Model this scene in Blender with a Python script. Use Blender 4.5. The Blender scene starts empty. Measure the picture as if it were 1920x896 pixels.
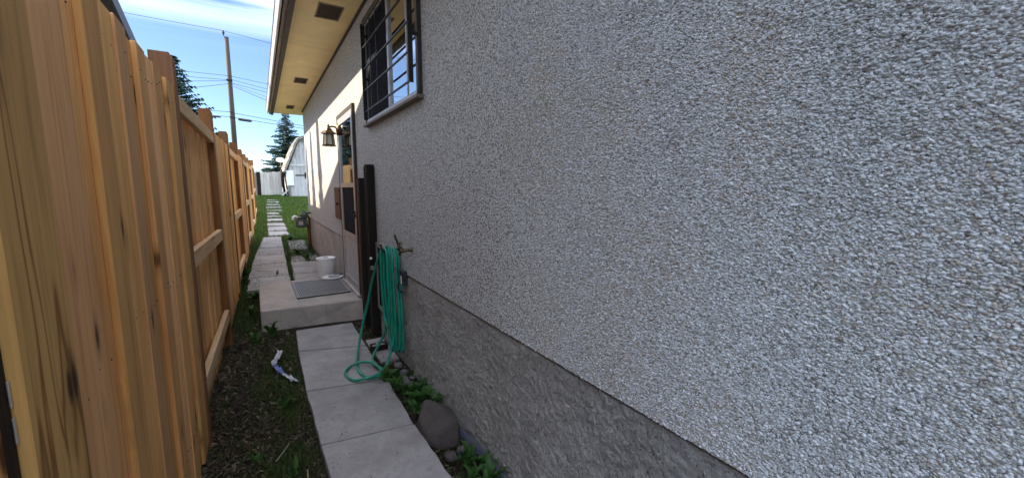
import bpy, bmesh, math, random
import numpy as np
from mathutils import Vector
R = math.radians
rng = np.random.default_rng(7)
random.seed(7)
sc = bpy.context.scene
col = sc.collection

# ------------------------------------------------------------------ camera
cam_d = bpy.data.cameras.new('camera'); cam = bpy.data.objects.new('camera', cam_d); col.objects.link(cam)
cam_d.sensor_fit = 'HORIZONTAL'; cam_d.sensor_width = 36.0; cam_d.lens = 36.0 * 759 / 1920
cam_d.clip_start = 0.02; cam_d.clip_end = 2000
cam.location = (0, 0, 1.5)
cam.rotation_euler = (R(90) - math.atan(96 / 759), 0, -R(31.8))
sc.camera = cam

# ------------------------------------------------------------------ light
SUN = Vector((-1.0, 0.55, 0.79)).normalized()
elev = math.asin(SUN.z); azim = math.atan2(SUN.x, SUN.y)
w = bpy.data.worlds.new('World'); sc.world = w; w.use_nodes = True
nt = w.node_tree; nt.nodes.clear()
sky = nt.nodes.new('ShaderNodeTexSky'); sky.sky_type = 'NISHITA'; sky.sun_disc = False
sky.sun_elevation = elev; sky.sun_rotation = azim; sky.air_density = 0.8; sky.altitude = 1050; sky.dust_density = 0.25; sky.ozone_density = 3.0
tc = nt.nodes.new('ShaderNodeTexCoord')
sep = nt.nodes.new('ShaderNodeSeparateXYZ'); nt.links.new(tc.outputs['Generated'], sep.inputs[0])
zc = nt.nodes.new('ShaderNodeMath'); zc.operation = 'MAXIMUM'; zc.inputs[1].default_value = 0.06
nt.links.new(sep.outputs['Z'], zc.inputs[0])
dx = nt.nodes.new('ShaderNodeMath'); dx.operation = 'DIVIDE'; nt.links.new(sep.outputs['X'], dx.inputs[0]); nt.links.new(zc.outputs[0], dx.inputs[1])
dy = nt.nodes.new('ShaderNodeMath'); dy.operation = 'DIVIDE'; nt.links.new(sep.outputs['Y'], dy.inputs[0]); nt.links.new(zc.outputs[0], dy.inputs[1])
cmb = nt.nodes.new('ShaderNodeCombineXYZ'); nt.links.new(dx.outputs[0], cmb.inputs[0]); nt.links.new(dy.outputs[0], cmb.inputs[1])
mp = nt.nodes.new('ShaderNodeMapping'); nt.links.new(cmb.outputs[0], mp.inputs[0])
mp.inputs['Rotation'].default_value = (0, 0, R(24)); mp.inputs['Scale'].default_value = (0.55, 1.5, 1); mp.inputs['Location'].default_value = (1.3, 0.35, 0)
cn = nt.nodes.new('ShaderNodeTexNoise'); cn.inputs['Scale'].default_value = 0.9; cn.inputs['Detail'].default_value = 6; cn.inputs['Roughness'].default_value = 0.55; cn.inputs['Distortion'].default_value = 0.7
nt.links.new(mp.outputs[0], cn.inputs['Vector'])
cr = nt.nodes.new('ShaderNodeValToRGB'); cr.color_ramp.elements[0].position = 0.40; cr.color_ramp.elements[1].position = 0.66
cr.color_ramp.elements[1].color = (0.75, 0.75, 0.75, 1); nt.links.new(cn.outputs['Fac'], cr.inputs[0])
fade = nt.nodes.new('ShaderNodeMapRange'); fade.interpolation_type = 'SMOOTHSTEP'; fade.inputs['From Min'].default_value = 0.25; fade.inputs['From Max'].default_value = 0.52
nt.links.new(sep.outputs['Z'], fade.inputs['Value'])     # cirrus thickened overhead out of view as added fill light, clear towards the horizon
cm = nt.nodes.new('ShaderNodeMath'); cm.operation = 'MULTIPLY'; nt.links.new(cr.outputs[0], cm.inputs[0]); nt.links.new(fade.outputs[0], cm.inputs[1])
mixc = nt.nodes.new('ShaderNodeMix'); mixc.data_type = 'RGBA'; nt.links.new(cm.outputs[0], mixc.inputs['Factor'])
nt.links.new(sky.outputs[0], mixc.inputs['A']); mixc.inputs['B'].default_value = (33, 35, 38.5, 1)
bg = nt.nodes.new('ShaderNodeBackground'); bg.inputs['Strength'].default_value = 0.05
wo = nt.nodes.new('ShaderNodeOutputWorld')
nt.links.new(mixc.outputs['Result'], bg.inputs[0]); nt.links.new(bg.outputs[0], wo.inputs[0])
sun_d = bpy.data.lights.new('sun', 'SUN'); sun_d.energy = 2.6; sun_d.angle = R(0.53); sun_d.color = (1.0, 0.86, 0.64)
sun = bpy.data.objects.new('sun', sun_d); col.objects.link(sun); sun.location = (-20, 11, 20)
sun.rotation_euler = SUN.to_track_quat('Z', 'Y').to_euler()
sc.view_settings.view_transform = 'Standard'; sc.view_settings.look = 'None'
sc.view_settings.exposure = 2.32; sc.view_settings.gamma = 1.0
sc.render.engine = 'CYCLES'; sc.render.filter_size = 1.05
cy = sc.cycles
cy.max_bounces = 10; cy.diffuse_bounces = 7; cy.glossy_bounces = 5; cy.transmission_bounces = 6; cy.transparent_max_bounces = 12
cy.use_denoising = True; cy.sample_clamp_indirect = 6.0; cy.caustics_reflective = False; cy.caustics_refractive = False

# ------------------------------------------------------------------ material helpers
class NT:
    def __init__(self, name):
        self.m = bpy.data.materials.new(name); self.m.use_nodes = True
        self.t = self.m.node_tree; self.b = self.t.nodes['Principled BSDF']
    def n(self, kind, **kw):
        x = self.t.nodes.new('ShaderNode' + kind)
        for k, v in kw.items():
            if k in x.inputs: x.inputs[k].default_value = v
            else: setattr(x, k, v)
        return x
    def l(self, a, b): self.t.links.new(a, b)
    def pos(self, scale=(1, 1, 1), rand=0.0, rot=(0, 0, 0)):
        g = self.n('NewGeometry'); out = g.outputs['Position']
        if rand:
            oi = self.n('ObjectInfo'); mu = self.n('Math', operation='MULTIPLY'); mu.inputs[1].default_value = rand
            self.l(oi.outputs['Random'], mu.inputs[0]); ad = self.n('VectorMath', operation='ADD')
            self.l(out, ad.inputs[0]); self.l(mu.outputs[0], ad.inputs[1]); out = ad.outputs[0]
        mp = self.n('Mapping'); mp.inputs['Scale'].default_value = scale; mp.inputs['Rotation'].default_value = rot
        self.l(out, mp.inputs[0]); return mp.outputs[0]
    def noise(self, vec, scale, detail=5, rough=0.55, dist=0.0):
        x = self.n('TexNoise', Scale=scale, Detail=detail, Roughness=rough, Distortion=dist); self.l(vec, x.inputs['Vector']); return x.outputs['Fac']
    def ramp(self, fac, stops, interp='LINEAR'):
        x = self.n('ValToRGB'); r = x.color_ramp; r.interpolation = interp
        while len(r.elements) < len(stops): r.elements.new(0.5)
        for e, (p, c) in zip(r.elements, stops):
            e.position = p; e.color = (c, c, c, 1) if isinstance(c, (int, float)) else (*c, 1)
        self.l(fac, x.inputs[0]); return x.outputs[0]
    def mix(self, fac, a, b, mode='MIX'):
        x = self.n('Mix', data_type='RGBA', blend_type=mode)
        for s, v in (('Factor', fac), ('A', a), ('B', b)):
            if isinstance(v, bpy.types.NodeSocket): self.l(v, x.inputs[s])
            else:
                x.inputs[s].default_value = v if s == 'Factor' else (*v, 1)
        return x.outputs['Result']
    def math(self, op, a, b=None):
        x = self.n('Math', operation=op)
        for i, v in enumerate((a, b)):
            if v is None: continue
            if isinstance(v, bpy.types.NodeSocket): self.l(v, x.inputs[i])
            else: x.inputs[i].default_value = v
        return x.outputs[0]
    def bump(self, h, strength=0.5, dist=0.01):
        x = self.n('Bump', Strength=strength, Distance=dist); self.l(h, x.inputs['Height'])
        prev = self.b.inputs['Normal'].links
        if prev: self.l(prev[0].from_socket, x.inputs['Normal'])
        self.l(x.outputs[0], self.b.inputs['Normal'])
    def done(self, color=None, rough=0.7, metal=0.0, spec=0.4):
        if color is not None:
            if isinstance(color, bpy.types.NodeSocket): self.l(color, self.b.inputs['Base Color'])
            else: self.b.inputs['Base Color'].default_value = (*color, 1)
        if isinstance(rough, bpy.types.NodeSocket): self.l(rough, self.b.inputs['Roughness'])
        else: self.b.inputs['Roughness'].default_value = rough
        self.b.inputs['Metallic'].default_value = metal
        self.b.inputs['Specular IOR Level'].default_value = spec
        return self.m

def plain(name, c, rough=0.6, metal=0.0, var=0.18, scale=14, spec=0.4, bump=0.0):
    k = NT(name); p = k.pos()
    f = k.noise(p, scale, 6, 0.6)
    d = tuple(x * (1 - var) for x in c); u = tuple(min(1, x * (1 + var)) for x in c)
    cc = k.ramp(f, [(0.3, d), (0.7, u)])
    if bump: k.bump(k.noise(p, scale * 6, 4), bump, 0.004)
    return k.done(cc, rough, metal, spec)

def wood(name, base, dark, light, knots=0.6, tint=0.25, rough=0.75, axis='Z', streak=1.0, flat=False):
    k = NT(name)
    if axis == 'Z': sc1, sc2 = (9, 9, 0.55), (60, 60, 1.6)
    elif axis == 'Y': sc1, sc2 = (9, 0.55, 9), (60, 1.6, 60)
    else: sc1, sc2 = (0.55, 9, 9), (1.6, 60, 60)
    p1 = k.pos(sc1, 37.0); p2 = k.pos(sc2, 37.0)
    warp = k.noise(p1, 1.0, 3, 0.5, 0.4)
    ring = k.math('SINE', k.math('MULTIPLY', warp, 44.0))
    ring = k.ramp(ring, [(0.0, 0.0), (0.75, 0.35), (1.0, 1.0)])
    fib = k.noise(p2, 1.0, 5, 0.7)
    c = k.mix(k.math('MULTIPLY', ring, 0.55 * streak), light, base)
    c = k.mix(k.ramp(fib, [(0.50, 0.0), (0.80, 0.6)]), c, dark)
    crack = k.noise(k.pos((26, 26, 0.9) if axis == 'Z' else (26, 0.9, 26), 83.0), 1.0, 2, 0.4)
    c = k.mix(k.ramp(crack, [(0.735, 0.0), (0.76, 0.8)]), c, tuple(x * 0.35 for x in dark))
    big = k.noise(k.pos((5, 5, 1.0) if axis == 'Z' else (5, 1, 5), 11.0), 0.8, 3)
    c = k.mix(k.ramp(big, [(0.45, 0.0), (0.75, 0.5)]), c, dark)
    if knots:
        vs = (8.5, 2.2, 8.5) if axis != 'Z' else ((0.0, 10.0, 3.4) if flat else (7.0, 7.0, 2.6))
        v = k.n('TexVoronoi', feature='F1', Scale=1.0, Randomness=1.0); k.l(k.pos(vs, 61.0), v.inputs['Vector'])
        kn = k.ramp(v.outputs['Distance'], [(0.05, knots), (0.095, knots * 0.85), (0.15, knots * 0.3), (0.27, 0.0)])
        sel = k.ramp(v.outputs['Color'], [(0.46, 1.0), (0.52, 0.0)])
        c = k.mix(k.math('MULTIPLY', kn, sel), c, tuple(x * 0.28 for x in dark))
    oi = k.n('ObjectInfo')
    hsv = k.n('HueSaturation'); k.l(c, hsv.inputs['Color'])
    k.l(k.ramp(oi.outputs['Random'], [(0, 1 - tint), (1, 1 + tint)]), hsv.inputs['Value'])
    r2 = k.math('FRACT', k.math('MULTIPLY', oi.outputs['Random'], 17.3))
    k.l(k.ramp(r2, [(0, 0.494), (1, 0.503)]), hsv.inputs['Hue'])
    r3 = k.math('FRACT', k.math('MULTIPLY', oi.outputs['Random'], 51.7))
    k.l(k.ramp(r3, [(0, 0.92), (1, 1.06)]), hsv.inputs['Saturation'])
    k.bump(fib, 0.35, 0.003); k.bump(ring, 0.12, 0.002)
    return k.done(hsv.outputs[0], rough, 0, 0.3)

def concrete(name, c, stain=0.35):
    k = NT(name); p = k.pos()
    a = k.noise(p, 2.2, 6, 0.65); b = k.noise(p, 38, 5, 0.7); d = k.noise(p, 160, 3, 0.6)
    cc = k.ramp(a, [(0.3, tuple(x * (1 - stain) for x in c)), (0.55, c), (0.75, tuple(x * 1.18 for x in c))])
    cc = k.mix(k.ramp(b, [(0.45, 0.0), (0.75, 0.35)]), cc, tuple(x * 0.5 for x in c))
    cc = k.mix(k.ramp(d, [(0.6, 0.0), (0.8, 0.4)]), cc, tuple(min(1, x * 1.5) for x in c))
    brown = k.noise(k.pos((1, 1, 1), 23.0), 5.0, 4, 0.6)
    cc = k.mix(k.ramp(brown, [(0.58, 0.0), (0.8, 0.35)]), cc, (c[0] * 0.8, c[1] * 0.62, c[2] * 0.42))
    dk = k.noise(k.pos((1, 1, 1), 5.0), 11.0, 5, 0.7, 0.6)
    cc = k.mix(k.ramp(dk, [(0.60, 0.0), (0.72, 0.5)]), cc, tuple(x * 0.42 for x in c))
    wn = k.noise(k.pos((1, 1, 1), 9.0), 3.0, 6, 0.75, 1.0)
    cc = k.mix(k.ramp(wn, [(0.485, 0.0), (0.5, 0.35), (0.515, 0.0)]), cc, tuple(x * 0.55 for x in c))
    oi = k.n('ObjectInfo'); h = k.n('HueSaturation'); k.l(cc, h.inputs['Color'])
    k.l(k.ramp(oi.outputs['Random'], [(0, 0.9), (1, 1.08)]), h.inputs['Value'])
    k.bump(b, 0.25, 0.004); k.bump(d, 0.25, 0.0015)
    return k.done(h.outputs[0], 0.9, 0, 0.25)

M = {}
M['cedar'] = wood('cedar_boards', (0.66, 0.32, 0.095), (0.28, 0.105, 0.028), (0.80, 0.46, 0.175), 1.0, 0.24, streak=0.8, flat=True)
M['cedar_rail'] = wood('cedar_rail', (0.60, 0.40, 0.22), (0.36, 0.19, 0.08), (0.72, 0.52, 0.32), 0.4, 0.08, axis='Y')
M['post'] = wood('brown_post', (0.15, 0.065, 0.024), (0.06, 0.024, 0.010), (0.24, 0.115, 0.045), 0.8, 0.15)
M['post_near'] = wood('weathered_post', (0.26, 0.125, 0.034), (0.11, 0.05, 0.014), (0.60, 0.37, 0.125), 0.95, 0.05, streak=1.8, flat=True)
M['dark_wood'] = wood('gap_shade_dark', (0.012, 0.008, 0.006), (0.004, 0.003, 0.003), (0.022, 0.014, 0.010), 0, 0.2)
M['grey_wood'] = wood('grey_weathered_wood', (0.22, 0.19, 0.16), (0.08, 0.065, 0.055), (0.32, 0.28, 0.24), 0.5, 0.2)
M['concrete'] = concrete('slab_concrete', (0.38, 0.36, 0.365))
M['landing'] = concrete('landing_concrete', (0.45, 0.40, 0.37))
M['dark_metal'] = plain('black_iron', (0.022, 0.020, 0.020), 0.45, 0.2, 0.4, 30)
M['alu'] = plain('aluminium', (0.52, 0.50, 0.49), 0.38, 0.6, 0.12, 8)
M['alu_panel'] = plain('aluminium_panel', (0.50, 0.50, 0.53), 0.45, 0.3, 0.12, 5)
M['white'] = plain('white_plastic', (0.88, 0.88, 0.90), 0.35, 0, 0.05, 6)
M['soffit'] = plain('soffit_paint', (0.92, 0.73, 0.36), 0.5, 0, 0.10, 3, 0.35, 0.05)
M['vent'] = plain('vent_brown', (0.30, 0.22, 0.14), 0.6, 0, 0.2, 20)
M['vent_dark'] = plain('vent_dark', (0.06, 0.04, 0.028), 0.7, 0, 0.3, 20)
M['fascia'] = wood('fascia_wood', (0.17, 0.11, 0.075), (0.05, 0.03, 0.02), (0.34, 0.27, 0.22), 0, 0.05, axis='Y')
M['gutter'] = plain('gutter_metal', (0.55, 0.47, 0.45), 0.35, 0.3, 0.25, 9)
M['roof'] = plain('roof_shingle', (0.09, 0.085, 0.085), 0.9, 0, 0.4, 25, 0.2, 0.4)
M['dark_trim'] = plain('dark_brown_trim', (0.05, 0.035, 0.028), 0.55, 0, 0.3, 18)
M['sill'] = wood('sill_wood', (0.13, 0.105, 0.09), (0.05, 0.04, 0.035), (0.22, 0.19, 0.17), 0, 0.05, axis='Y')
M['screen'] = plain('fly_screen', (0.008, 0.008, 0.012), 0.85, 0, 0.2, 4, 0.12)
M['interior'] = plain('room_interior', (0.10, 0.085, 0.07), 0.9, 0, 0.2, 3)
M['brass'] = plain('tarnished_brass', (0.16, 0.12, 0.075), 0.4, 0.7, 0.4, 40)
M['bronze'] = plain('lantern_bronze', (0.10, 0.065, 0.04), 0.45, 0.5, 0.35, 30)
M['rust'] = plain('rusty_brown_panel', (0.095, 0.042, 0.027), 0.6, 0, 0.35, 22)
M['navy'] = plain('outlet_box', (0.035, 0.035, 0.055), 0.5, 0.1, 0.4, 40)
M['grey_metal'] = plain('meter_grey', (0.075, 0.085, 0.085), 0.5, 0.1, 0.25, 20)
M['pipe_brown'] = plain('pipe_rust', (0.18, 0.10, 0.05), 0.7, 0.2, 0.4, 25)
M['rock'] = None
M['membrane'] = plain('blue_grey_membrane', (0.075, 0.085, 0.125), 0.5, 0, 0.35, 12)
M['paint_white'] = wood('peeling_white_paint', (0.55, 0.54, 0.53), (0.24, 0.21, 0.20), (0.70, 0.69, 0.68), 0, 0.06)
M['shed_paint'] = wood('shed_peeling_paint', (0.40, 0.41, 0.44), (0.16, 0.15, 0.16), (0.56, 0.57, 0.60), 0.3, 0.06)
M['shingle_old'] = plain('old_shingle', (0.30, 0.27, 0.25), 0.9, 0, 0.5, 9)
M['neigh_wall'] = plain('neighbour_stucco', (0.78, 0.76, 0.71), 0.9, 0, 0.10, 30, 0.2, 0.3)
M['neigh_trim'] = plain('neighbour_rake_metal', (0.035, 0.035, 0.045), 0.5, 0.0, 0.2, 7, 0.3)
M['siding'] = plain('pale_siding', (0.70, 0.71, 0.72), 0.6, 0, 0.05, 5)
M['pole'] = wood('pole_wood', (0.030, 0.026, 0.023), (0.016, 0.013, 0.012), (0.045, 0.039, 0.035), 0, 0.05)
M['wire'] = plain('wire_black', (0.03, 0.03, 0.035), 0.6, 0, 0.1, 1)
M['wrap_blue'] = plain('wrapper_blue', (0.16, 0.22, 0.50), 0.3, 0, 0.5, 40)
M['wrap_white'] = plain('wrapper_white', (0.50, 0.51, 0.58), 0.3, 0, 0.25, 50)
M['bark'] = plain('bark', (0.10, 0.07, 0.05), 0.9, 0, 0.4, 12)
M['stone'] = plain('small_stone', (0.15, 0.145, 0.145), 0.85, 0, 0.25, 30, 0.3, 0.3)

k = NT('boulder'); p = k.pos()
c = k.ramp(k.noise(p, 9, 6, 0.65), [(0.3, (0.05, 0.042, 0.040)), (0.7, (0.095, 0.080, 0.075))])
c = k.mix(k.ramp(k.noise(p, 90, 4), [(0.55, 0.0), (0.75, 0.5)]), c, (0.16, 0.14, 0.135))
k.bump(k.noise(p, 60, 6, 0.7), 0.5, 0.006); M['rock'] = k.done(c, 0.85)

k = NT('hose_rubber'); p = k.pos()
c = k.ramp(k.noise(p, 25, 4), [(0.3, (0.004, 0.19, 0.125)), (0.7, (0.010, 0.30, 0.20))])
c = k.mix(k.ramp(k.noise(p, 140, 3), [(0.6, 0.0), (0.75, 0.35)]), c, (0.03, 0.08, 0.06)); M['hose'] = k.done(c, 0.35, 0, 0.5)

k = NT('parging'); p = k.pos()
a = k.noise(p, 3.0, 6, 0.65, 0.5); b = k.noise(p, 45, 6, 0.75, 1.2)
v = k.n('TexVoronoi', feature='DISTANCE_TO_EDGE', Scale=17.0)
wv = k.n('VectorMath', operation='ADD'); nz = k.n('TexNoise', Scale=9.0, Detail=4); k.l(p, nz.inputs['Vector'])
sc_ = k.n('VectorMath', operation='SCALE'); sc_.inputs['Scale'].default_value = 0.25; k.l(nz.outputs['Color'], sc_.inputs[0]); k.l(p, wv.inputs[0]); k.l(sc_.outputs[0], wv.inputs[1]); k.l(wv.outputs[0], v.inputs['Vector'])
c = k.ramp(a, [(0.3, (0.36, 0.335, 0.31)), (0.55, (0.50, 0.48, 0.455)), (0.75, (0.58, 0.565, 0.545))])
c = k.mix(k.ramp(b, [(0.5, 0.0), (0.75, 0.45)]), c, (0.17, 0.15, 0.13))
c = k.mix(k.ramp(k.noise(k.pos((1, 1.1, 0.9)), 85, 4, 0.7, 0.5), [(0.34, 0.9), (0.43, 0.0)]), c, (0.05, 0.047, 0.045))
k.bump(a, 0.6, 0.03); k.bump(b, 0.9, 0.012); k.bump(k.ramp(k.noise(k.pos(), 30, 6, 0.75, 0.9), [(0.40, 0.0), (0.47, 1.0), (0.60, 0.55)]), 0.8, 0.008); k.bump(k.ramp(v.outputs['Distance'], [(0.0, 0.0), (0.10, 1.0)]), 0.35, 0.006); k.bump(k.noise(p, 190, 3, 0.6), 0.4, 0.002)
M['parging'] = k.done(c, 0.95, 0, 0.2)

# stucco with stones (fine relief where single stones are too far away to tell apart)
PEB = [(0.0, (0.15, 0.14, 0.13)), (0.16, (0.33, 0.315, 0.28)), (0.34, (0.47, 0.465, 0.455)), (0.55, (0.58, 0.59, 0.60)), (0.75, (0.67, 0.685, 0.70)), (1.0, (0.84, 0.85, 0.87))]
k = NT('pebble_stucco'); p = k.pos((1, 1, 1.35))
v = k.n('TexVoronoi', feature='F1', Scale=115.0); k.l(p, v.inputs['Vector'])
sx = k.n('SeparateColor'); k.l(v.outputs['Color'], sx.inputs[0])
c = k.ramp(sx.outputs[0], PEB)
c = k.mix(k.ramp(v.outputs['Distance'], [(0.45, 0.0), (0.75, 0.7)]), c, (0.17, 0.165, 0.16))
c = k.mix(k.ramp(k.noise(k.pos(), 1.1, 4), [(0.35, 0.0), (0.8, 0.22)]), c, (0.36, 0.31, 0.25))
k.bump(k.ramp(v.outputs['Distance'], [(0.0, 1.0), (0.7, 0.0)]), 0.9, 0.006)
k.bump(k.noise(p, 60, 4, 0.7), 0.4, 0.006)
M['stucco'] = k.done(c, 0.8, 0, 0.3)

k = NT('wall_stone'); at = k.n('Attribute', attribute_name='stone'); p = k.pos()
c = k.ramp(at.outputs['Fac'], PEB)
at2 = k.n('Attribute', attribute_name='warm')
c = k.mix(k.ramp(at2.outputs['Fac'], [(0.55, 0.0), (0.95, 0.6)]), c, (0.40, 0.32, 0.20))
c = k.mix(k.ramp(k.noise(p, 420, 3), [(0.5, 0.0), (0.8, 0.35)]), c, (0.25, 0.22, 0.19))
k.bump(k.noise(p, 500, 3), 0.25, 0.0008)
M['wall_stone'] = k.done(c, 0.55, 0, 0.4)

k = NT('soil'); p = k.pos()
a = k.noise(p, 7, 6, 0.7); b = k.noise(p, 70, 5, 0.7)
c = k.ramp(a, [(0.3, (0.016, 0.012, 0.009)), (0.6, (0.036, 0.027, 0.019)), (0.8, (0.065, 0.05, 0.036))])
c = k.mix(k.ramp(b, [(0.55, 0.0), (0.8, 0.5)]), c, (0.10, 0.08, 0.06))
g = k.n('NewGeometry'); s = k.n('SeparateXYZ'); k.l(g.outputs['Position'], s.inputs[0])
yy = k.math('ADD', s.outputs['Y'], k.math('MULTIPLY', k.noise(p, 2.0, 4), 3.0))
lawn = k.n('MapRange'); lawn.inputs['From Min'].default_value = 11.0; lawn.inputs['From Max'].default_value = 14.5; k.l(yy, lawn.inputs['Value'])
gc = k.ramp(k.noise(p, 5, 5), [(0.3, (0.035, 0.075, 0.012)), (0.7, (0.075, 0.135, 0.025))])
c = k.mix(lawn.outputs[0], c, gc)
k.bump(a, 0.5, 0.03); k.bump(b, 0.6, 0.01); M['soil'] = k.done(c, 0.95, 0, 0.15)

def leafmat(name, lo, hi, rough=0.5, trans=0.25, rnd_attr=True):
    k = NT(name); at = k.n('Attribute', attribute_name='tone')
    c = k.ramp(at.outputs['Fac'], [(0, lo), (1, hi)]); k.done(c, rough, 0, 0.3)
    tr = k.n('BsdfTranslucent'); k.l(c, tr.inputs[0]); mx = k.n('MixShader'); mx.inputs[0].default_value = trans
    out = k.t.nodes['Material Output']; k.l(k.b.outputs[0], mx.inputs[1]); k.l(tr.outputs[0], mx.inputs[2]); k.l(mx.outputs[0], out.inputs[0])
    return k.m
M['grass'] = leafmat('grass_blade', (0.018, 0.042, 0.009), (0.11, 0.18, 0.045))
M['lawn'] = leafmat('lawn_blade', (0.045, 0.085, 0.014), (0.14, 0.22, 0.045))
M['weed'] = leafmat('weed_leaf', (0.025, 0.075, 0.016), (0.075, 0.17, 0.04))
M['litter'] = leafmat('dry_litter', (0.030, 0.021, 0.014), (0.34, 0.27, 0.20), 0.85, 0.05)
M['needle'] = leafmat('spruce_needle', (0.018, 0.045, 0.035), (0.075, 0.13, 0.105), 0.6, 0.1)

def glassmat(name, tint, refl=0.12, rough=0.02, alpha=0.25):
    k = NT(name)
    gl = k.n('BsdfGlossy'); gl.inputs['Roughness'].default_value = rough; gl.inputs['Color'].default_value = (0.95, 0.97, 1, 1)
    tr = k.n('BsdfTransparent'); tr.inputs['Color'].default_value = (*tint, 1)
    fr = k.n('Fresnel'); fr.inputs['IOR'].default_value = 1.7
    mr = k.n('MapRange'); mr.inputs['From Max'].default_value = 1.0; mr.inputs['To Min'].default_value = refl; k.l(fr.outputs[0], mr.inputs['Value'])
    nb = k.n('Bump', Strength=0.05, Distance=0.02); k.l(k.noise(k.pos(), 2.0, 2), nb.inputs['Height']); k.l(nb.outputs[0], gl.inputs['Normal'])
    mx = k.n('MixShader'); k.l(mr.outputs[0], mx.inputs[0]); k.l(tr.outputs[0], mx.inputs[1]); k.l(gl.outputs[0], mx.inputs[2])
    k.l(mx.outputs[0], k.t.nodes['Material Output'].inputs[0]); return k.m
M['glass'] = glassmat('window_glass', (0.6, 0.66, 0.72), 0.38)
M['lamp_glass'] = plain('frosted_glass', (0.75, 0.70, 0.55), 0.25, 0, 0.08, 20, 0.6)

# ------------------------------------------------------------------ object helpers
WLOC = {}
def tag(o, label=None, cat=None, group=None, kind=None):
    for kk, vv in (('label', label), ('category', cat), ('group', group), ('kind', kind)):
        if vv: o[kk] = vv
    return o
def thing(name, loc, label=None, cat=None, group=None, kind=None):
    o = bpy.data.objects.new(name, None); o.empty_display_size = 0.1; col.objects.link(o); o.location = loc
    WLOC[o.name] = np.array(loc, float); return tag(o, label, cat, group, kind)
def place(me, name, parent, wloc, mat):
    o = bpy.data.objects.new(name, me); col.objects.link(o)
    if mat is not None and len(me.materials) == 0: me.materials.append(mat)
    wloc = np.array(wloc, float)
    if parent is not None:
        o.parent = parent; o.location = wloc - WLOC[parent.name]
    else: o.location = wloc
    WLOC[o.name] = wloc; return o
def mesh(name, V, F, mat, parent=None, smooth=False, attrs=None):
    V = np.asarray(V, float); lo, hi = V.min(0), V.max(0)
    wl = np.array([(lo[0] + hi[0]) / 2, (lo[1] + hi[1]) / 2, lo[2]])
    me = bpy.data.meshes.new(name); me.from_pydata((V - wl).tolist(), [], [list(f) for f in F]); me.update()
    if smooth: me.polygons.foreach_set('use_smooth', [True] * len(me.polygons))
    if attrs:
        for an, vals in attrs.items():
            a = me.attributes.new(an, 'FLOAT', 'POINT'); a.data.foreach_set('value', np.asarray(vals, np.float32))
    return place(me, name, parent, wl, mat)
def bulk(name, V, F, mat, parent=None, smooth=False, attrs=None, wl=None):
    """numpy arrays V (n,3), F (m,k) with a constant k"""
    V = np.asarray(V, np.float32); F = np.asarray(F, np.int32)
    if wl is None: wl = np.array([V[:, 0].mean(), V[:, 1].mean(), V[:, 2].min()])
    me = bpy.data.meshes.new(name); m, kk = F.shape
    me.vertices.add(len(V)); me.vertices.foreach_set('co', (V - wl).astype(np.float32).ravel())
    me.loops.add(m * kk); me.loops.foreach_set('vertex_index', F.ravel())
    me.polygons.add(m); me.polygons.foreach_set('loop_start', np.arange(m, dtype=np.int32) * kk)
    me.polygons.foreach_set('loop_total', np.full(m, kk, np.int32))
    if smooth: me.polygons.foreach_set('use_smooth', np.ones(m, bool))
    if attrs:
        for an, vals in attrs.items():
            a = me.attributes.new(an, 'FLOAT', 'POINT'); a.data.foreach_set('value', np.asarray(vals, np.float32))
    me.update(calc_edges=True); me.validate()
    return place(me, name, parent, wl, mat)
def boxvf(lo, hi):
    x0, y0, z0 = lo; x1, y1, z1 = hi
    V = [(x0, y0, z0), (x1, y0, z0), (x1, y1, z0), (x0, y1, z0), (x0, y0, z1), (x1, y0, z1), (x1, y1, z1), (x0, y1, z1)]
    F = [(3, 2, 1, 0), (4, 5, 6, 7), (0, 1, 5, 4), (1, 2, 6, 5), (2, 3, 7, 6), (3, 0, 4, 7)]
    return V, F
def multi(boxes):
    V, F = [], []
    for lo, hi in boxes:
        v, f = boxvf(lo, hi); n = len(V); V += v; F += [tuple(i + n for i in q) for q in f]
    return V, F
def bevelled(name, V, F, mat, parent=None, bev=0.004, seg=2, jit=0.0, smooth=False):
    bm = bmesh.new(); vs = [bm.verts.new(v) for v in V]
    for f in F: bm.faces.new([vs[i] for i in f])
    bmesh.ops.recalc_face_normals(bm, faces=bm.faces)
    if bev: bmesh.ops.bevel(bm, geom=list(bm.edges), offset=bev, segments=seg, affect='EDGES', profile=0.6, clamp_overlap=True)
    if jit:
        for v in bm.verts: v.co += Vector(rng.normal(0, jit, 3))
    co = np.array([v.co[:] for v in bm.verts]); lo, hi = co.min(0), co.max(0)
    wl = np.array([(lo[0] + hi[0]) / 2, (lo[1] + hi[1]) / 2, lo[2]])
    for v in bm.verts: v.co -= Vector(wl)
    me = bpy.data.meshes.new(name); bm.to_mesh(me); bm.free()
    if smooth: me.polygons.foreach_set('use_smooth', [True] * len(me.polygons))
    return place(me, name, parent, wl, mat)
def box(name, lo, hi, mat, parent=None, bev=0.003, jit=0.0):
    lo2 = [min(a, b) for a, b in zip(lo, hi)]; hi2 = [max(a, b) for a, b in zip(lo, hi)]
    V, F = boxvf(lo2, hi2); return bevelled(name, V, F, mat, parent, bev, 1, jit)
def prism(name, poly, z0, z1, mat, parent=None, bev=0.004):
    n = len(poly); zt = z1 if hasattr(z1, '__len__') else [z1] * n
    V = [(x, y, z0) for x, y in poly] + [(x, y, zt[i]) for i, (x, y) in enumerate(poly)]
    F = [tuple(range(n))[::-1], tuple(range(n, 2 * n))] + [(i, (i + 1) % n, n + (i + 1) % n, n + i) for i in range(n)]
    return bevelled(name, V, F, mat, parent, bev, 2)
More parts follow.
